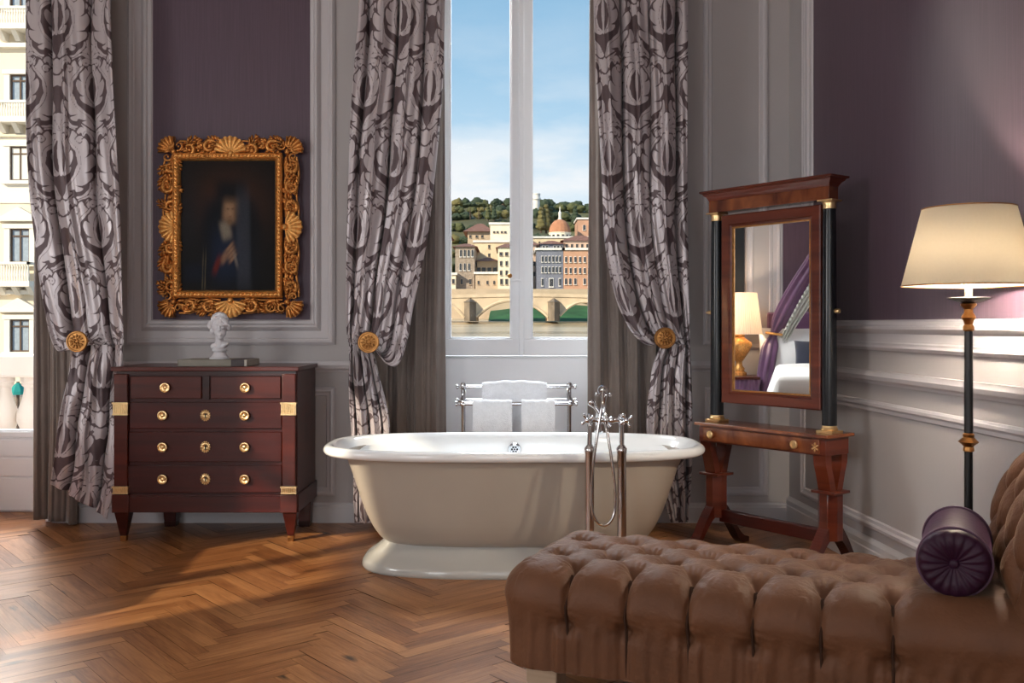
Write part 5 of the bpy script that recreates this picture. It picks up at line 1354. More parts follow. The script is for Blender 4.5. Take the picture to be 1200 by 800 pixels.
for y in (.032, LB - .032):
    g = G(); g.tube([((rB + .002) * math.cos(a), y, rB + (rB + .002) * math.sin(a)) for a in np.linspace(0, 2 * PI, 49)[:-1]], .0035, 8, closed=True); g.build('piping', M['plumcord'], bo, world=False, smooth=60)
g = G(); g.sphere((0, .010, rB), (.012, .006, .012), 14, 8); g.build('end_button', M['plum'], bo, world=False, smooth=60)
# ================================================================== OUTSIDE
HO = 345.0                                   # far rows used to seat the river and banks
def ext(name, color, rough=.85, var=.10, scale=.6, **k): return plain(name, color, rough, var, scale, **k)
E = {}
E['cream'] = ext('cream stucco', (.74, .60, .40)); E['palecream'] = ext('pale cream stucco', (.80, .71, .54)); E['stone'] = ext('grey brown stone', (.33, .265, .21), scale=3, var=.25)
E['tan'] = ext('tan plaster', (.52, .40, .28)); E['blue'] = ext('grey blue plaster', (.19, .20, .25)); E['orange'] = ext('orange pink plaster', (.52, .30, .20)); E['pink'] = ext('pale pink plaster', (.60, .44, .34))
E['roof'] = ext('terracotta roof', (.26, .125, .085), scale=2, var=.3); E['dome'] = ext('terracotta dome', (.42, .19, .10), scale=.6, var=.25); E['white'] = ext('white stone', (.78, .75, .70)); E['win'] = plain('dark window glass', (.045, .045, .05), .25, 0)
E['shut'] = ext('brown shutter', (.13, .085, .06)); E['bridge'] = ext('warm bridge stone', (.62, .49, .34), scale=.5, var=.2); E['pier'] = ext('dark pier stone', (.20, .16, .12), scale=.8, var=.3); E['green'] = ext('river bank grass', (.03, .12, .035), scale=.4, var=.4)
E['leafd'] = ext('dark evergreen foliage', (.035, .055, .028), scale=.5, var=.4); E['leaf'] = ext('olive foliage', (.085, .095, .035), scale=.5, var=.4); E['leafy'] = ext('yellow green foliage', (.15, .13, .045), scale=.5, var=.35); E['trunk'] = ext('bark', (.09, .06, .04))
E['hill'] = ext('wooded hillside', (.12, .12, .06), scale=.08, var=.5); E['facade'] = ext('limewashed facade', (.80, .70, .54), var=.04); E['fwhite'] = ext('white stone trim', (.86, .80, .70), var=.04); E['teal'] = ext('teal canvas', (.02, .30, .26), var=.05)
E['street'] = ext('paving', (.40, .36, .30)); E['awn'] = ext('orange timber', (.50, .20, .07)); E['paleglass'] = plain('window glass with blinds', (.34, .40, .46), .2, .1)
E['sill'] = ext('balcony stone', (.74, .66, .58), var=.06, scale=4)

# water, gently rising away so the banks sit where they are seen
def wz(Y): return H - 3.67 * 1.0 + (HY - HO) * Y / F
g = G(); N_ = 30
g.add([(-8, 14, wz(14)), (120, 14, wz(14)), (260, 148, wz(148)), (-50, 148, wz(148))], [(0, 1, 2, 3)])
wa = g.build('river', M['glass'], smooth=0); tag(wa, 'tan coloured river flowing under the stone bridge', 'river', kind='stuff')
m, nt, b = newmat('river water'); setp(b, color=(.30, .23, .13), rough=.22, spec=.4)
tc = nt.nodes.new('ShaderNodeTexCoord'); mp = nt.nodes.new('ShaderNodeMapping'); mp.inputs['Scale'].default_value = (.10, .55, 1); n = nt.nodes.new('ShaderNodeTexNoise'); n.inputs['Scale'].default_value = 1; n.inputs['Detail'].default_value = 6
bp = nt.nodes.new('ShaderNodeBump'); bp.inputs['Strength'].default_value = .5; bp.inputs['Distance'].default_value = .35
nt.links.new(tc.outputs['Object'], mp.inputs[0]); nt.links.new(mp.outputs[0], n.inputs['Vector']); nt.links.new(n.outputs['Fac'], bp.inputs['Height']); nt.links.new(bp.outputs[0], b.inputs['Normal'])
r = nt.nodes.new('ShaderNodeValToRGB'); r.color_ramp.elements[0].position = .35; r.color_ramp.elements[1].position = .65; r.color_ramp.elements[0].color = (.40, .30, .16, 1); r.color_ramp.elements[1].color = (.80, .68, .48, 1)
mp2 = nt.nodes.new('ShaderNodeMapping'); mp2.inputs['Scale'].default_value = (.03, .16, 1); n2 = nt.nodes.new('ShaderNodeTexNoise'); n2.inputs['Scale'].default_value = 1; n2.inputs['Detail'].default_value = 4
nt.links.new(tc.outputs['Object'], mp2.inputs[0]); nt.links.new(mp2.outputs[0], n2.inputs['Vector']); nt.links.new(n2.outputs['Fac'], r.inputs['Fac']); nt.links.new(r.outputs['Color'], b.inputs['Base Color'])
wa.data.materials[0] = m

# bridge at 120 m
YBr = 120.
def bp_(px, py): return (PX(px, YBr), PZ(py, YBr))
br = empty('bridge', (PX(605, YBr), YBr, bp_(605, 371)[1]), label='pale stone arched bridge across the river', cat='bridge')
top_ = 348.5; ztp = bp_(0, top_)[1]; zbm = bp_(0, 376)[1]
piers = [478, 551, 649, 722]
# spandrel wall with segmental arch openings
g = G()
arch = lambda t: t
segs = [(piers[i] + 9, piers[i + 1] - 9) for i in range(3)]; 
segs = [(486, 544), (558, 642), (656, 715)]
poly_top = [(260, 352), (430, 349.5), (520, 349.3), (600, 347.5), (640, 347.5), (770, 351), (940, 353)]
def topy(px): return float(np.interp(px, [a for a, _ in poly_top], [b_ for _, b_ in poly_top]))
cr = [(345.5 + 9, 371, 371), (345.5 + 6.0, 369, 369), (353, 366, 366)]
def wallseg(a, b, ca=None):
    n_ = 24; vs = []
    for i in range(n_ + 1):
        px = a + (b - a) * i / n_; yb = 376 if ca is None else ca[0] + (ca[1] - ca[0]) * abs(2 * i / n_ - 1) ** 2.2
        if ca is not None and i in (0, n_): yb = ca[1]
        X, zt_ = bp_(px, topy(px)); _, zb_2 = bp_(px, yb)
        vs += [(X, YBr, zt_), (X, YBr, zb_2), (X, YBr + 9, zt_), (X, YBr + 9, zb_2)]
    fs = []
    for i in range(n_):
        k = i * 4; m_ = k + 4; fs += [(k, k + 1, m_ + 1, m_), (k + 2, m_ + 2, m_ + 3, k + 3), (k, m_, m_ + 2, k + 2), (k + 1, k + 3, m_ + 3, m_ + 1)]
    fs += [(0, 2, 3, 1), (n_ * 4, n_ * 4 + 1, n_ * 4 + 3, n_ * 4 + 2)]
    g.add(vs, fs)
edges = [260, 306, 372, 386, 472, 486, 544, 558, 642, 656, 715, 729, 800, 814, 890, 940]
caps = [None, (356, 372), None, (354.5, 372), None, (353.5, 372), None, (352.0, 371), None, (353.5, 370), None, (355, 370), None, (357, 370), None]
for i in range(15): wallseg(edges[i], edges[i + 1], caps[i])
g.build('spandrel_wall', E['bridge'], br, smooth=0)
for a, b, (c0, c1) in ((386, 472, (354.5, 372)), (486, 544, (353.5, 372)), (558, 642, (352.0, 371)), (656, 715, (353.5, 370)), (729, 800, (355, 370))):
    g = G(); pts = []
    for i in range(25):
        t = i / 24; X, Z = bp_(a + (b - a) * t, c0 + (c1 - c0) * abs(2 * t - 1) ** 2.2); pts.append((X, YBr - .02, Z))
    g.tube(pts, .20, 6); g.build('arch_ring', E['bridge'], br, smooth=0)
for px in (379, 479, 551, 649, 722, 807):
    g = G(); X, _ = bp_(px, 0); z0, z1_ = zbm, bp_(0, 354)[1]; w = .75
    g.hexa([(X - w, YBr, z0), (X, YBr - 1.6, z0), (X + w, YBr, z0), (X, YBr + .1, z0)], [(X - w, YBr, z1_), (X, YBr - 1.6, z1_), (X + w, YBr, z1_), (X, YBr + .1, z1_)])
    g.hexa([(X - w * 1.15, YBr, z1_), (X, YBr - 1.9, z1_), (X + w * 1.15, YBr, z1_), (X, YBr + .1, z1_)], [(X - .1, YBr, z1_ + .5), (X, YBr - .2, z1_ + .5), (X + .1, YBr, z1_ + .5), (X, YBr + .1, z1_ + .5)])
    g.build('cutwater', E['pier'], br, smooth=0)
g = G()
for i in range(40):
    a, b = 260 + 17 * i, 277 + 17 * i; Xa, za = bp_(a, topy(a)); Xb, zb_3 = bp_(b, topy(b)); g.hexa([(Xa, YBr - .15, za), (Xb, YBr - .15, zb_3), (Xb, YBr + .3, zb_3), (Xa, YBr + .3, za)], [(Xa, YBr - .15, za + .42), (Xb, YBr - .15, zb_3 + .42), (Xb, YBr + .3, zb_3 + .42), (Xa, YBr + .3, za + .42)])
g.build('parapet', E['bridge'], br, smooth=0)

# far bank
YQ = 150.
def qz(py, Y=YQ): return PZ(py, Y)
g = G(); g.box(PX(200, YQ), PX(1000, YQ), YQ - 2, YQ + 60, wz(YQ) - 1, qz(339)); struct(g.build('quay', E['tan'], smooth=0))
g = G(); bz0 = wz(135)
def bank(u, v): X = PX(574, 140) + u * (PX(860, 140) - PX(574, 140)); return (X, 130 + 18 * v, wz(130) - .2 + (2.3 + .6 * math.sin(X * .21)) * math.sin(PI / 2 * v))
g.grid(bank, 50, 6); tag(g.build('bank_grass', E['green'], smooth=60), 'dark green grassy bank seen through the bridge arches', 'grass', kind='stuff')

winmesh = {}
def wproto(w, h, kind):
    key = (round(w, 2), round(h, 2), kind)
    if key not in winmesh:
        g = G(); g.box(-w / 2 - w * .16, w / 2 + w * .16, -.10, 0, -h * .5 - h * .07, h * .5 + h * .09, 0); g.box(-w / 2, w / 2, -.14, -.09, -h / 2, h / 2, 1)
        if kind == 'shutter':
            for s in (-1, 1): g.box(s * w * .5, s * w * .95, -.18, -.10, -h / 2, h / 2, 2)
        g.box(-w * .75, w * .75, -.22, 0, -h * .5 - h * .14, -h * .5 - h * .05, 0)
        if kind == 'arch':
            g.prism([(w / 2 * 1.15 * math.cos(a), h / 2 + w / 2 * math.sin(a)) for a in np.linspace(0, PI, 9)], -.12, 0, 0)
            g.prism([(w / 2 * math.cos(a), h / 2 + w / 2 * .9 * math.sin(a)) for a in np.linspace(0, PI, 9)], -.14, -.12, 1)
        me_ = g.build('window', [E['white'] if kind != 'plain' else E['tan'], E['win'], E['shut']], None, smooth=0); winmesh[key] = me_.data; bpy.data.objects.remove(me_)
    return winmesh[key]
def building(px0, px1, py0, py1, Y, mat, wins, roof=None, label='', name='building', depth=12., group=None, rise=3., eave=.5, base=341):
    x0, x1 = PX(px0, Y), PX(px1, Y); z0, z1 = PZ(max(py1, base), Y), PZ(py0, Y)
    r_ = empty(name, ((x0 + x1) / 2, Y, z0), label=label, cat='building', group=group)
    G().box(x0, x1, Y, Y + depth, z0, z1).build('wall', mat, r_, smooth=0)
    if roof == 'hip':
        g = G(); e = eave; zt_ = z1; k = min((x1 - x0), depth) * .38
        g.add([(x0 - e, Y - e, zt_), (x1 + e, Y - e, zt_), (x1 + e, Y + depth + e, zt_), (x0 - e, Y + depth + e, zt_), (x0 + k, Y + depth / 2, zt_ + rise), (x1 - k, Y + depth / 2, zt_ + rise)], [(0, 1, 5, 4), (1, 2, 5), (2, 3, 4, 5), (3, 0, 4), (3, 2, 1, 0)])
        g.build('roof', E['roof'], r_, smooth=0)
    elif roof == 'flat':
        g = G(); g.box(x0 - .25, x1 + .25, Y - .3, Y + depth, z1, z1 + .35); g.build('cornice', E['white'] if mat != E['stone'] else E['stone'], r_, smooth=0)
    for (wpx, wpy, ww, wh, kind) in wins:
        me_ = wproto(ww * Y / F, wh * Y / F, kind); o = bpy.data.objects.new('window', me_); C.objects.link(o); o.parent = r_; o.location = (PX(wpx, Y) - r_.location.x, -.0, PZ(wpy, Y) - z0)
    return r_
def gridw(xs_, ys_, w, h, kind='plain'): return [(x, y, w, h, kind) for y in ys_ for x in xs_]
building(533.5, 556, 289, 341, 152, E['stone'], gridw([540, 544.5, 549, 553.5], [297], 2.2, 7, 'arch') + gridw([539.5, 544.5, 549.5], [313], 2.2, 7, 'arch') + gridw([541, 551], [330], 2.4, 6), 'hip', 'grey brown stone palace with arched windows on the far bank', rise=1.0)
building(521, 534, 322, 341, 150.5, E['palecream'], gridw([525.5, 535.], [329.5], 2.2, 5)[:1] + gridw([531], [329.5], 2.4, 5), 'flat', 'low cream house with dark windows at the foot of the stone palace', depth=6)
building(556, 598, 284, 341, 163.6, E['cream'], gridw([572, 573], [276], 2, 3)[:0] + gridw([573], [289, 299], 1.8, 4) + gridw([561, 567], [312], 2, 4), 'flat', 'tall bright cream house behind the stone palace', depth=8)
building(574.5, 600, 263, 341, 172, E['palecream'], gridw([579, 583, 588, 592], [272], 2.2, 2.0), 'flat', 'pale cream tower block with a row of small square windows above the cream house', depth=8)
building(548, 575, 271.5, 341, 186, E['tan'], gridw([551, 558.5, 565], [277], 2.2, 3, 'plain'), 'hip', 'villa with wide brown roof behind the bright cream house', rise=2.2, eave=.9)
building(557, 583.5, 321, 341, 151, E['tan'], gridw([560.5, 571, 579], [331], 1.8, 4), 'flat', 'low tan wall building between the stone palace and the tall cream corner house', depth=5)
building(559, 583, 306, 341, 157, E['tan'], gridw([561, 567, 573.5, 580], [316], 4.2, 5), 'hip', 'shadowed loggia house under a brown roof behind the low tan building', depth=6, rise=.8)
building(583.5, 604, 290, 341, 150, E['palecream'], gridw([587, 593.5, 600], [297.5], 3.0, 4) + gridw([587, 593.5, 600], [308.5, 319.5], 2.2, 5) + gridw([587.5, 593.5, 600], [330], 2.6, 6), 'hip', 'cream corner house with brown overhanging roof beside the window frame', rise=1.1, eave=.35)
building(497, 525, 275, 341, 170, E['palecream'], gridw([505, 513, 520], [285, 298, 312], 2, 4), 'hip', 'pale house with red roof partly behind the curtain at the far bank', rise=1.6)
building(604.6, 628.4, 287, 341, 158, E['pink'], gridw([615, 621, 626], [296, 309, 321], 2.2, 5), 'hip', 'pale pink house beside the grey blue house', rise=1.5)
building(629, 660, 293, 341, 150, E['blue'], gridw([635.5, 639.5, 643.5, 648, 652, 656], [303.5, 316], 1.9, 6.5, 'trim') + gridw([635.5, 656], [330.5], 2.0, 8, 'trim') + gridw([646], [331], 4.2, 9, 'trim'), 'flat', 'grey blue house with white framed windows on the far bank')
building(633, 660, 286, 300, 162.6, E['blue'], gridw([637, 641, 650, 654, 658], [290], 2.4, 4.2, 'trim'), 'hip', 'glazed roof terrace storey behind the top of the grey blue house', name='roof_pavilion', depth=5, rise=.8, base=293)
building(660.3, 704, 293, 341, 150, E['orange'], gridw([663, 668.5, 674, 679.5, 685, 691, 697], [304, 317], 2.0, 6, 'trim') + gridw([663, 668, 674, 685, 692], [330], 2.4, 6, 'arch'), 'flat', 'orange pink palace with rows of white framed windows on the far bank')
building(660.3, 702, 282, 300, 162.8, E['pink'], gridw([664, 670, 676, 682, 688, 694], [288], 2.0, 4), 'hip', 'pale attic storey with a low tiled roof behind the orange pink palace', depth=7, rise=1.2, base=293)
building(704, 745, 287, 341, 150, E['cream'], gridw([709, 716, 723, 730, 737], [299, 312, 326], 2.2, 5), 'hip', 'cream house beyond the orange pink palace behind the curtain', rise=1.4)
building(624, 690, 279, 341, 182, E['cream'], gridw([632, 640, 648], [284], 1.6, 2), 'flat', 'long cream church nave below the terracotta dome', name='church_nave', depth=9)
building(677, 702, 257, 341, 194, E['orange'], gridw([684.5, 692], [267], 2.6, 5, 'arch'), 'flat', 'square peach coloured tower house right of the dome'.replace('right of', 'beside'), name='tower_house', depth=9)
for i, (a, b, t, mt, rf, lb) in enumerate(((460, 497, 292, 'tan', 'hip', 'tan house with a hipped roof far along the bank behind the damask curtain'), (425, 459, 281, 'orange', 'flat', 'orange house beyond the tan house far along the bank'), (385, 424, 294, 'palecream', 'hip', 'pale house third along the bank behind the damask curtain'),
    (746, 780, 294, 'pink', 'flat', 'pink house next to the cream house behind the curtain by the dressing mirror'), (781, 822, 283, 'tan', 'hip', 'tall tan house beyond the pink house far along the bank'), (823, 860, 296, 'palecream', 'flat', 'pale house at the far end of the bank towards the dressing mirror'))):
    xs2 = [a + (b - a) * q for q in (.16, .39, .62, .85)]
    building(a + .3, b, t, 341, 150, E[mt], gridw(xs2, [t + 10, t + 23, t + 36], 2.2, 5), rf, lb, rise=1.3)
# dome church
Yd = 188.; kd = Yd / F; dx, dz = PX(657, Yd), PZ(272, Yd)
dm_ = empty('dome', (dx, Yd + 3, dz - 6), label='ribbed terracotta church dome with a white lantern', cat='dome')
g = G(); g.lathe([(13.0 * kd, -8 * kd), (13.0 * kd, 0), (13.6 * kd, .2 * kd), (13.6 * kd, 1 * kd)], (dx, Yd + 3, dz), 16); g.build('drum', E['palecream'], dm_, smooth=0)
g = G(); g.lathe([(12.9 * kd * math.cos(a) ** .9, 1 * kd + 16.0 * kd * math.sin(a)) for a in np.linspace(0, 1.42, 10)], (dx, Yd + 3, dz), 16); g.build('cupola', E['dome'], dm_, smooth=0)
g = G(); g.lathe([(2.6 * kd, 16 * kd), (2.6 * kd, 17.5 * kd), (1.6 * kd, 18 * kd), (1.6 * kd, 23.5 * kd), (2.2 * kd, 24 * kd), (.7 * kd, 27 * kd), (.4 * kd, 31 * kd), (0, 33 * kd)], (dx, Yd + 3, dz), 10, cap=False); g.build('lantern', E['white'], dm_, smooth=0)
for k in range(6):
    a = -PI * (.15 + .7 * k / 5); g = G(); g.box(dx + 13.3 * kd * math.cos(a) - .22, dx + 13.3 * kd * math.cos(a) + .22, Yd + 3 + 13.4 * kd * math.sin(a) - .1, Yd + 3 + 13.0 * kd * math.sin(a), dz - 5.5 * kd, dz - 2 * kd); g.build('window', E['win'], dm_, smooth=0)

# wooded hill
def hillz(X, Y):
    t = min(1, max(0, (Y - 195) / 110)); px = CX + X * F / Y
    crest = np.interp(px, [300, 500, 520, 545, 560, 600, 640, 690, 760, 1000], [262, 254, 249, 247, 246, 246, 247, 250, 252, 262])
    zc_ = PZ(crest, 305.); zb_ = PZ(335, 195.)
    return zb_ + (zc_ - zb_) * (t * t * (3 - 2 * t)) ** .8 * (1 if Y <= 305 else 1) + 1.2 * noise.noise(Vector((X * .06, Y * .06, 0)))
g = G(); g.grid(lambda u, v: (-130 + 300 * u, 195 + 200 * v, hillz(-130 + 300 * u, 195 + 200 * v)), 90, 50); struct(g.build('hillside', E['hill'], smooth=60))
rt = random.Random(11)
def blobs(kind, rr):
    g = G()
    def clump(c, r, sz=1.):
        bm = bmesh.new(); bmesh.ops.create_icosphere(bm, subdivisions=3, radius=1)
        s = rt.random() * 50
        vs = []
        for v_ in bm.verts:
            n_ = 1 + .30 * noise.noise(v_.co * 2.2 + Vector((s, 0, 0))) + .20 * noise.noise(v_.co * 6 + Vector((0, s, 0))); vs.append((c[0] + v_.co.x * r * n_, c[1] + v_.co.y * r * n_, c[2] + v_.co.z * r * sz * n_))
        g.add(vs, [tuple(q.index for q in f_.verts) for f_ in bm.faces]); bm.free()
    if kind == 'pine':
        for k in range(6): a = k * 1.05; clump((.55 * math.cos(a), .55 * math.sin(a), 1.55 + .08 * rt.random()), .55, .48)
        clump((0, 0, 1.7), .6, .5)
    elif kind == 'cypress':
        for k in range(5): clump((0, 0, .4 + .62 * k), .42 - .055 * k, 1.5)
    else:
        clump((0, 0, .9), .8, 1.0)
        for k in range(4): a = rt.random() * 6.3; clump((.5 * math.cos(a), .5 * math.sin(a), .7 + .5 * rt.random()), .48, .9)
    return g
protos = {}
def tree(px, py_base, hpx, Y, kind, mat, label, group=None, wk=1.):
    key = (kind, mat, rt.randrange(2)); hh = {'pine': 2.0, 'cypress': 3.3, 'round': 1.75}[kind]
    X = PX(px, Y); Z = PZ(py_base, Y); s = hpx * Y / F / hh
    if key not in protos:
        o = blobs(kind, 1).build('crown', E[mat], None, smooth=60); g = G(); g.lathe([(.09, -.6), (.06, 1.2 if kind != 'round' else .6)], (0, 0, 0), 8); tk = g.build('trunk', E['trunk'], None, smooth=60); protos[key] = (o.data, tk.data)
        bpy.data.objects.remove(o); bpy.data.objects.remove(tk)
    r_ = empty({'pine': 'umbrella_pine', 'cypress': 'cypress_tree', 'round': 'tree'}[kind], (X, Y, Z), rz=rt.random() * 6, label=label, cat='tree', group=group); r_.scale = (s * wk, s * wk, s)
    for d, nme in zip(protos[key], ('crown', 'trunk')):
        o = bpy.data.objects.new(nme, d); C.objects.link(o); o.parent = r_
tree(551, 252, 15, 250, 'pine', 'leafd', 'umbrella pine with a split flat crown standing up on the hill crest above the villa')
tree(561, 252, 15, 256, 'pine', 'leaf', 'olive coloured umbrella pine just beside the dark one on the hill crest')
tree(529, 251, 7, 290, 'round', 'leafd', 'tiny lone tree on the pale crest of the hill beside the curtain edge')
tree(572, 256, 18, 240, 'cypress', 'leaf', 'spiky olive tree below the long building on the hill crest', wk=1.6)
tree(579, 256, 17, 238, 'cypress', 'leafd', 'dark pointed tree beside the window stile on the hill', wk=1.5)
for i, (px, py, hh, mt) in enumerate([(634, 268, 27, 'leafy'), (640, 268, 30, 'leafy'), (645, 268, 26, 'leaf'), (674, 262, 22, 'leafd')]):
    tree(px, py, hh, 200 + i, 'cypress', mt, ['tall yellow green cypress beside the white round tower', 'tallest yellow green cypress before the hill, beside the dome', 'olive cypress touching the dome', 'dark cypress between the dome and the peach tower house'][i], wk=1.6)
tree(639, 245, 12, 262, 'round', 'leafd', 'round dark tree standing above the cypresses on the crest')
cnt = 0
for row, Y in enumerate((204, 216, 228, 240, 252, 264, 276, 288, 302)):
    for i in range(31):
        px = 425 + 11.6 * i + (row % 2) * 6 + rt.uniform(-3, 3)
        X = PX(px, Y); z = hillz(X, Y); py = HY - (z - H) * F / Y
        mt = rt.choice(['leafd', 'leaf', 'leafd', 'leafy' if px < 600 or row < 2 else 'leaf'])
        tree(px, py + 1, rt.uniform(9, 13), Y, 'round', mt, 'leafy woodland tree among many on the wooded hillside', 'woodland trees covering the hillside', wk=rt.uniform(1.0, 1.4)); cnt += 1
# buildings on the crest
Yh = 300.
g = empty('hilltop_villa', (PX(592, Yh), Yh, PZ(248, Yh)), label='long low building with a dark roof on the hill crest', cat='building')
a = G(); a.box(PX(578, Yh), PX(606, Yh), Yh, Yh + 10, PZ(252, Yh), PZ(240.5, Yh)); a.build('wall', E['tan'], g, smooth=0); a = G(); a.box(PX(577, Yh), PX(607, Yh), Yh - 1, Yh + 11, PZ(240.5, Yh), PZ(238, Yh)); a.build('roof', E['shut'], g, smooth=0)
Yt = 270.
g = empty('round_tower', (PX(628, Yt), Yt, PZ(250, Yt)), label='white round tower on the hill crest beside the window frame', cat='tower')
a = G(); k = Yt / F; a.lathe([(4.6 * k, 0), (4.6 * k, 15 * k), (5.8 * k, 16 * k), (5.8 * k, 18 * k), (5.0 * k, 18.5 * k), (5.0 * k, 22 * k)], (PX(628, Yt), Yt, PZ(250, Yt)), 20); a.build('shaft', E['white'], g, smooth=30)
a = G(); a.lathe([(5.3 * k, 22 * k), (5.3 * k, 23 * k), (0, 24.5 * k)], (PX(628, Yt), Yt, PZ(250, Yt)), 20, cap=False); a.build('cap', E['white'], g, smooth=30)

# ---------------- facade across the street, seen through the balcony window
YA = 38.; kA = YA / F
def az(py): return PZ(py, YA)
def ax(px): return PX(px, YA)
ap = empty('apartment_building', (ax(-60), YA, az(560)), label='cream apartment block with balconies and pedimented windows outside the left window'.replace('left window', 'balcony window'), cat='building')
G().box(ax(-330), ax(48), YA, YA + 12, az(560), az(-120)).build('wall', E['facade'], ap, smooth=0)
cols = [25, -50, -125, -200]
def cornice(py0, py1, d, mat, nm): G().box(ax(-332), ax(50), YA - d, YA, az(py1), az(py0)).build(nm, mat, ap, smooth=0)
cornice(52, 57, .25, E['fwhite'], 'string_course'); cornice(158, 238, .06, E['fwhite'], 'render_band'); cornice(340, 345, .3, E['fwhite'], 'string_course'); cornice(158, 161, .2, E['facade'], 'string_course')
wl_ = [(-20, 12, 0), (88, 122, 0), (172, 212, 0), (268, 308, 1), (374, 412, 1), (455, 505, 0)]
pw_ = {}
for ci, cxp in enumerate(cols):
    for wi, (y0, y1, ped_) in enumerate(wl_):
        w = 11.5 * kA; hh = (y1 - y0) * kA; key = (y0,)
        if key not in pw_:
            g = G()
            g.box(-w - .22, -w, -.16, 0, -hh / 2, hh / 2, 0); g.box(w, w + .22, -.16, 0, -hh / 2, hh / 2, 0); g.box(-w - .28, w + .28, -.2, 0, hh / 2, hh / 2 + .18, 0); g.box(-w - .3, w + .3, -.24, 0, -hh / 2 - .14, -hh / 2, 0)
            if ped_: g.prism([(-w - .5, hh / 2 + .35), (w + .5, hh / 2 + .35), (0, hh / 2 + .85)], -.3, 0, 0); g.box(-w - .5, w + .5, -.32, 0, hh / 2 + .28, hh / 2 + .40, 0)
            g.box(-w, w, -.03, .0, -hh / 2, hh / 2, 2)
            for xx in (-w, -.03, w - .06): g.box(xx, xx + .06, -.08, -.02, -hh / 2, hh / 2, 1)
            for zz in (-hh / 2, hh * .26, hh / 2 - .06): g.box(-w, w, -.08, -.02, zz, zz + .06, 1)
            o = g.build('window', [E['fwhite'], E['shut'], E['paleglass']], None, smooth=0); pw_[key] = o.data; bpy.data.objects.remove(o)
        o = bpy.data.objects.new('window', pw_[key]); C.objects.link(o); o.parent = ap; o.location = (ax(cxp) - ap.location.x, 0, (az(y0) + az(y1)) / 2 - ap.location.z)
        for wname in [0]:
            if wi in (0, 1, 3) :
                yb_ = {0: (14, 34), 1: (122, 141), 3: (308, 330)}[wi]
                if ('bal', wi) not in pw_:
                    g = G(); W_ = 21 * kA; zt_, zb_ = 0, -(yb_[1] - yb_[0]) * kA
                    g.box(-W_, W_, -.75, -.62, -.10, 0); g.box(-W_, W_, -.80, 0, zb_ - .22, zb_); g.box(-W_, -W_ + .12, -.75, 0, -.1, 0); g.box(W_ - .12, W_, -.75, 0, -.1, 0)
                    for k in range(13): g.lathe([(.035, zb_), (.06, zb_ * .65), (.03, zb_ * .3), (.04, -.08)], (-W_ + .1 + k * (2 * W_ - .2) / 12, -.68, 0), 8)
                    for k in (-1, 0, 1): g.hexa([(k * W_ * .8 - .1, -.25, zb_ - .55), (k * W_ * .8 + .1, -.25, zb_ - .55), (k * W_ * .8 + .1, 0, zb_ - .55), (k * W_ * .8 - .1, 0, zb_ - .55)], [(k * W_ * .8 - .1, -.65, zb_ - .22), (k * W_ * .8 + .1, -.65, zb_ - .22), (k * W_ * .8 + .1, 0, zb_ - .22), (k * W_ * .8 - .1, 0, zb_ - .22)])
                    o = g.build('balcony', E['fwhite'], None, smooth=30); pw_[('bal', wi)] = o.data; bpy.data.objects.remove(o)
                o = bpy.data.objects.new('balcony', pw_[('bal', wi)]); C.objects.link(o); o.parent = ap; o.location = (ax(cxp) - ap.location.x, 0, az(yb_[0]) - ap.location.z)
struct(G().box(-60, -9, 8.5, 60, PZ(520, 20) - .3, PZ(520, 20)).build('street', E['street'], smooth=0))
# our own stone balcony outside the window
YBl = 6.45
def oz(py): return PZ(py, YBl)
bl = empty('balustrade', (-3.4, YBl, 0), label='white stone balustrade of the balcony outside the window beside the curtain and chest', cat='balustrade')
G().box(-4.6, -2.55, YBl - .11, YBl + .11, oz(441), oz(415)).build('handrail', E['sill'], bl, bevel=.015)
G().box(-4.6, -2.55, YBl - .12, YBl + .12, oz(540), oz(511)).build('plinth', E['sill'], bl, bevel=.01)
zb_, zt_ = oz(511), oz(441); hh = zt_ - zb_
prof = [(.062, 0), (.062, .04 * hh), (.045, .07 * hh), (.060, .13 * hh), (.083, .27 * hh), (.080, .40 * hh), (.055, .58 * hh), (.038, .74 * hh), (.036, .82 * hh), (.052, .86 * hh), (.052, .90 * hh), (.060, .92 * hh), (.060, hh)]
b0 = None
for k in range(10):
    px = 35 - 28.5 * k
    if b0 is None:
        g = G(); g.lathe(prof, (0, 0, 0), 28); b0 = g.build('baluster', E['sill'], bl, world=False, smooth=40); o = b0
    else: o = b0.copy(); C.objects.link(o); o.parent = bl
    o.location = (PX(px, YBl) + 3.4, 0, zb_)
struct(G().box(-4.8, -2.45, Yo - .0, YBl + .15, -.16, -.02).build('balcony_slab', E['sill'], smooth=0))
# teal parasols and a kiosk on the street beyond
zs_ = PZ(520, 20)
def parasol(px, Y, lb):
    X = PX(px, Y); r_ = empty('parasol', (X, Y, zs_), label=lb, cat='parasol'); zt2 = PZ(447, Y)
    G().lathe([(.03, 0), (.03, zt2 - zs_)], (X, Y, zs_), 10).build('pole', E['shut'], r_)
    g = G(); k = Y / F; g.lathe([(9.5 * k, PZ(462, Y)), (9.5 * k, PZ(458, Y)), (5 * k, PZ(451, Y)), (0, zt2)], (X, Y, 0), 8, cap=False); o = g.build('canopy', E['teal'], r_, smooth=0); o.modifiers.new('s', 'SOLIDIFY').thickness = .03
parasol(21, 20, 'teal parasol showing between the two balusters nearest the curtain'); parasol(-5, 21, 'teal parasol at the very edge of the picture beyond the balustrade')
kx = PX(20, 24); t = empty('kiosk', (kx, 25, zs_), label='orange timber kiosk behind the balustrade', cat='kiosk')
G().box(PX(-20, 24), PX(34, 24), 24.6, 26, zs_, PZ(474, 24)).build('body', E['tan'], t, smooth=0)
for px in (9, 20.5, 31): G().box(PX(px, 24), PX(px + 4, 24), 24.4, 24.6, zs_, PZ(476, 24)).build('post', E['awn'], t, smooth=0)
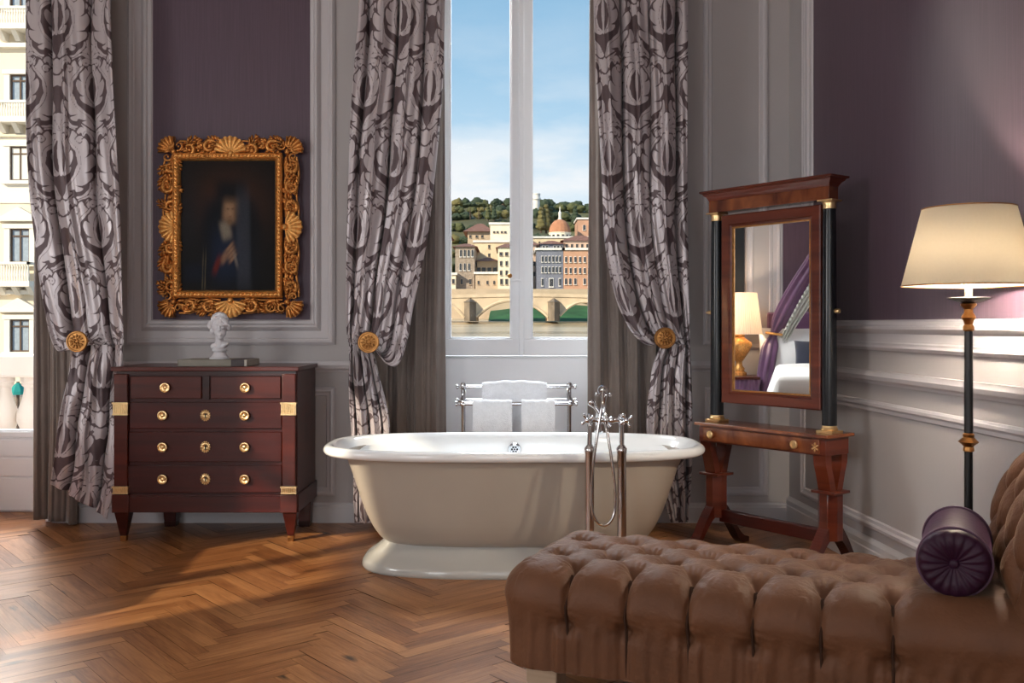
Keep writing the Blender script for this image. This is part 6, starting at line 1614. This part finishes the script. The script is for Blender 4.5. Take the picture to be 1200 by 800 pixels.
G().box(PX(-22, 24), PX(36, 24), 24.2, 26.2, PZ(474, 24), PZ(466, 24)).build('roof', E['stone'], t, smooth=0)

# ================================================================== SKY, SUN, LIGHT
w = bpy.data.worlds.new('sky'); bpy.context.scene.world = w; w.use_nodes = True; nt = w.node_tree; nt.nodes.clear(); N = nt.nodes.new; Lk = nt.links.new
out = N('ShaderNodeOutputWorld'); bg = N('ShaderNodeBackground'); tc = N('ShaderNodeTexCoord'); sp3 = N('ShaderNodeSeparateXYZ'); Lk(tc.outputs['Generated'], sp3.inputs[0])
gr = N('ShaderNodeValToRGB'); Lk(sp3.outputs['Z'], gr.inputs['Fac']); e = gr.color_ramp.elements
e[0].position = 0.; e[0].color = (.78, .84, .90, 1); e[1].position = 1.; e[1].color = (.10, .25, .55, 1)
for p_, c_ in ((.10, (.70, .82, .92)), (.17, (.52, .71, .87)), (.26, (.34, .56, .77)), (.36, (.24, .46, .69))): q = e.new(p_); q.color = (*c_, 1)
mp = N('ShaderNodeMapping'); mp.inputs['Scale'].default_value = (2.6, 2.6, 9); mp.inputs['Location'].default_value = (1.3, .4, .35); Lk(tc.outputs['Generated'], mp.inputs[0])
nn = N('ShaderNodeTexNoise'); nn.inputs['Scale'].default_value = 1.6; nn.inputs['Detail'].default_value = 7; nn.inputs['Roughness'].default_value = .55; Lk(mp.outputs[0], nn.inputs['Vector'])
cr_ = N('ShaderNodeValToRGB'); cr_.color_ramp.elements[0].position = .40; cr_.color_ramp.elements[1].position = .60; Lk(nn.outputs['Fac'], cr_.inputs['Fac'])
fd = N('ShaderNodeValToRGB'); Lk(sp3.outputs['Z'], fd.inputs['Fac']); fe = fd.color_ramp.elements; fe[0].position = .0; fe[0].color = (1, 1, 1, 1); fe[1].position = .34; fe[1].color = (0, 0, 0, 1); q = fe.new(.16); q.color = (.85, .85, .85, 1); q = fe.new(.24); q.color = (.30, .30, .30, 1)
ml = N('ShaderNodeMath'); ml.operation = 'MULTIPLY'; Lk(cr_.outputs['Color'], ml.inputs[0]); Lk(fd.outputs['Color'], ml.inputs[1])
mx = N('ShaderNodeMix'); mx.data_type = 'RGBA'; Lk(ml.outputs[0], mx.inputs[0]); Lk(gr.outputs['Color'], mx.inputs[6]); mx.inputs[7].default_value = (.93, .92, .93, 1)
Lk(mx.outputs[2], bg.inputs['Color']); bg.inputs['Strength'].default_value = .86; Lk(bg.outputs[0], out.inputs['Surface'])
sn = bpy.data.lights.new('sun', 'SUN'); sn.energy = 4.6; sn.color = (1, .86, .66); sn.angle = math.radians(1.); so = bpy.data.objects.new('sun', sn); C.objects.link(so)
so.rotation_euler = Vector((.66, .62, -.42)).to_track_quat('-Z', 'Y').to_euler()
def area(name, loc, dirv, sx, sy, en, col):
    l = bpy.data.lights.new(name, 'AREA'); l.shape = 'RECTANGLE'; l.size = sx; l.size_y = sy; l.energy = en; l.color = col
    o = bpy.data.objects.new(name, l); C.objects.link(o); o.location = loc; o.rotation_euler = Vector(dirv).to_track_quat('-Z', 'Z').to_euler(); return o
# area lamps bringing daylight in; rear and side ones are added, unseen fill
area('added_rear_fill_left', ((RW[0][0] + RW[0][1]) / 2, YR - .25, 1.9), (0, 1, 0), 1.3, 2.7, 65, (.97, .97, 1))
area('added_rear_fill_middle', ((RW[1][0] + RW[1][1]) / 2, YR - .25, 1.9), (0, 1, 0), 1.3, 2.7, 36, (.97, .97, 1))
area('added_side_light', (XL - .25, (LW[0] + LW[1]) / 2, 1.9), (1, 0, 0), 1.4, 2.7, 135, (1, .97, .95))
area('daylight_river', ((NM[0] + NM[1]) / 2, 7.4, 4.9), (0, -.75, -.85), 2.4, 1.6, 600, (.86, .93, 1))
area('daylight_balcony', ((NLf[0] + NLf[1]) / 2, 7.4, 4.9), (.1, -.75, -.85), 2.0, 1.6, 500, (1, .95, .88))
area('daylight_sky_glow', (-6.6, 13.0, 7.6), (1.24, -1.4, -1.02), 3.0, 3.0, 1100, (1, .97, .93))
# unseen lantern added behind the viewer as soft fill light
t = empty('added_lantern', (-.6, .2, 3.3), label='ceiling lantern added behind the viewer as unseen fill light', cat='added fill lamp')
G().lathe([(.004, 0), (.004, .45)], (-.6, .2, 3.45), 8).build('chain', M['brassd'], t); G().lathe([(.18, 0), (.24, .10), (.2, .22), (.05, .26)], (-.6, .2, 3.2), 24, cap=False).build('lamp_shade', M['shade'], t)
lt = bpy.data.lights.new('lantern_fill_light', 'POINT'); lt.energy = 10; lt.color = (1, .86, .70); lt.shadow_soft_size = .15; lo = bpy.data.objects.new('lantern_fill_light', lt); C.objects.link(lo); lo.location = (-.6, .2, 3.28)

cam = bpy.data.cameras.new('camera'); co = bpy.data.objects.new('camera', cam); C.objects.link(co)
cam.sensor_width = 36; cam.lens = F * 36 / 1200; cam.shift_y = -(400 - HY) / 1200; cam.clip_start = .05; cam.clip_end = 2000
co.location = (0, 0, H); co.rotation_euler = (math.radians(90), 0, 0)
S = bpy.context.scene; S.camera = co
S.view_settings.view_transform = 'Standard'; S.view_settings.look = 'None'; S.view_settings.gamma = 1; S.view_settings.use_curve_mapping = False; S.view_settings.exposure = .33
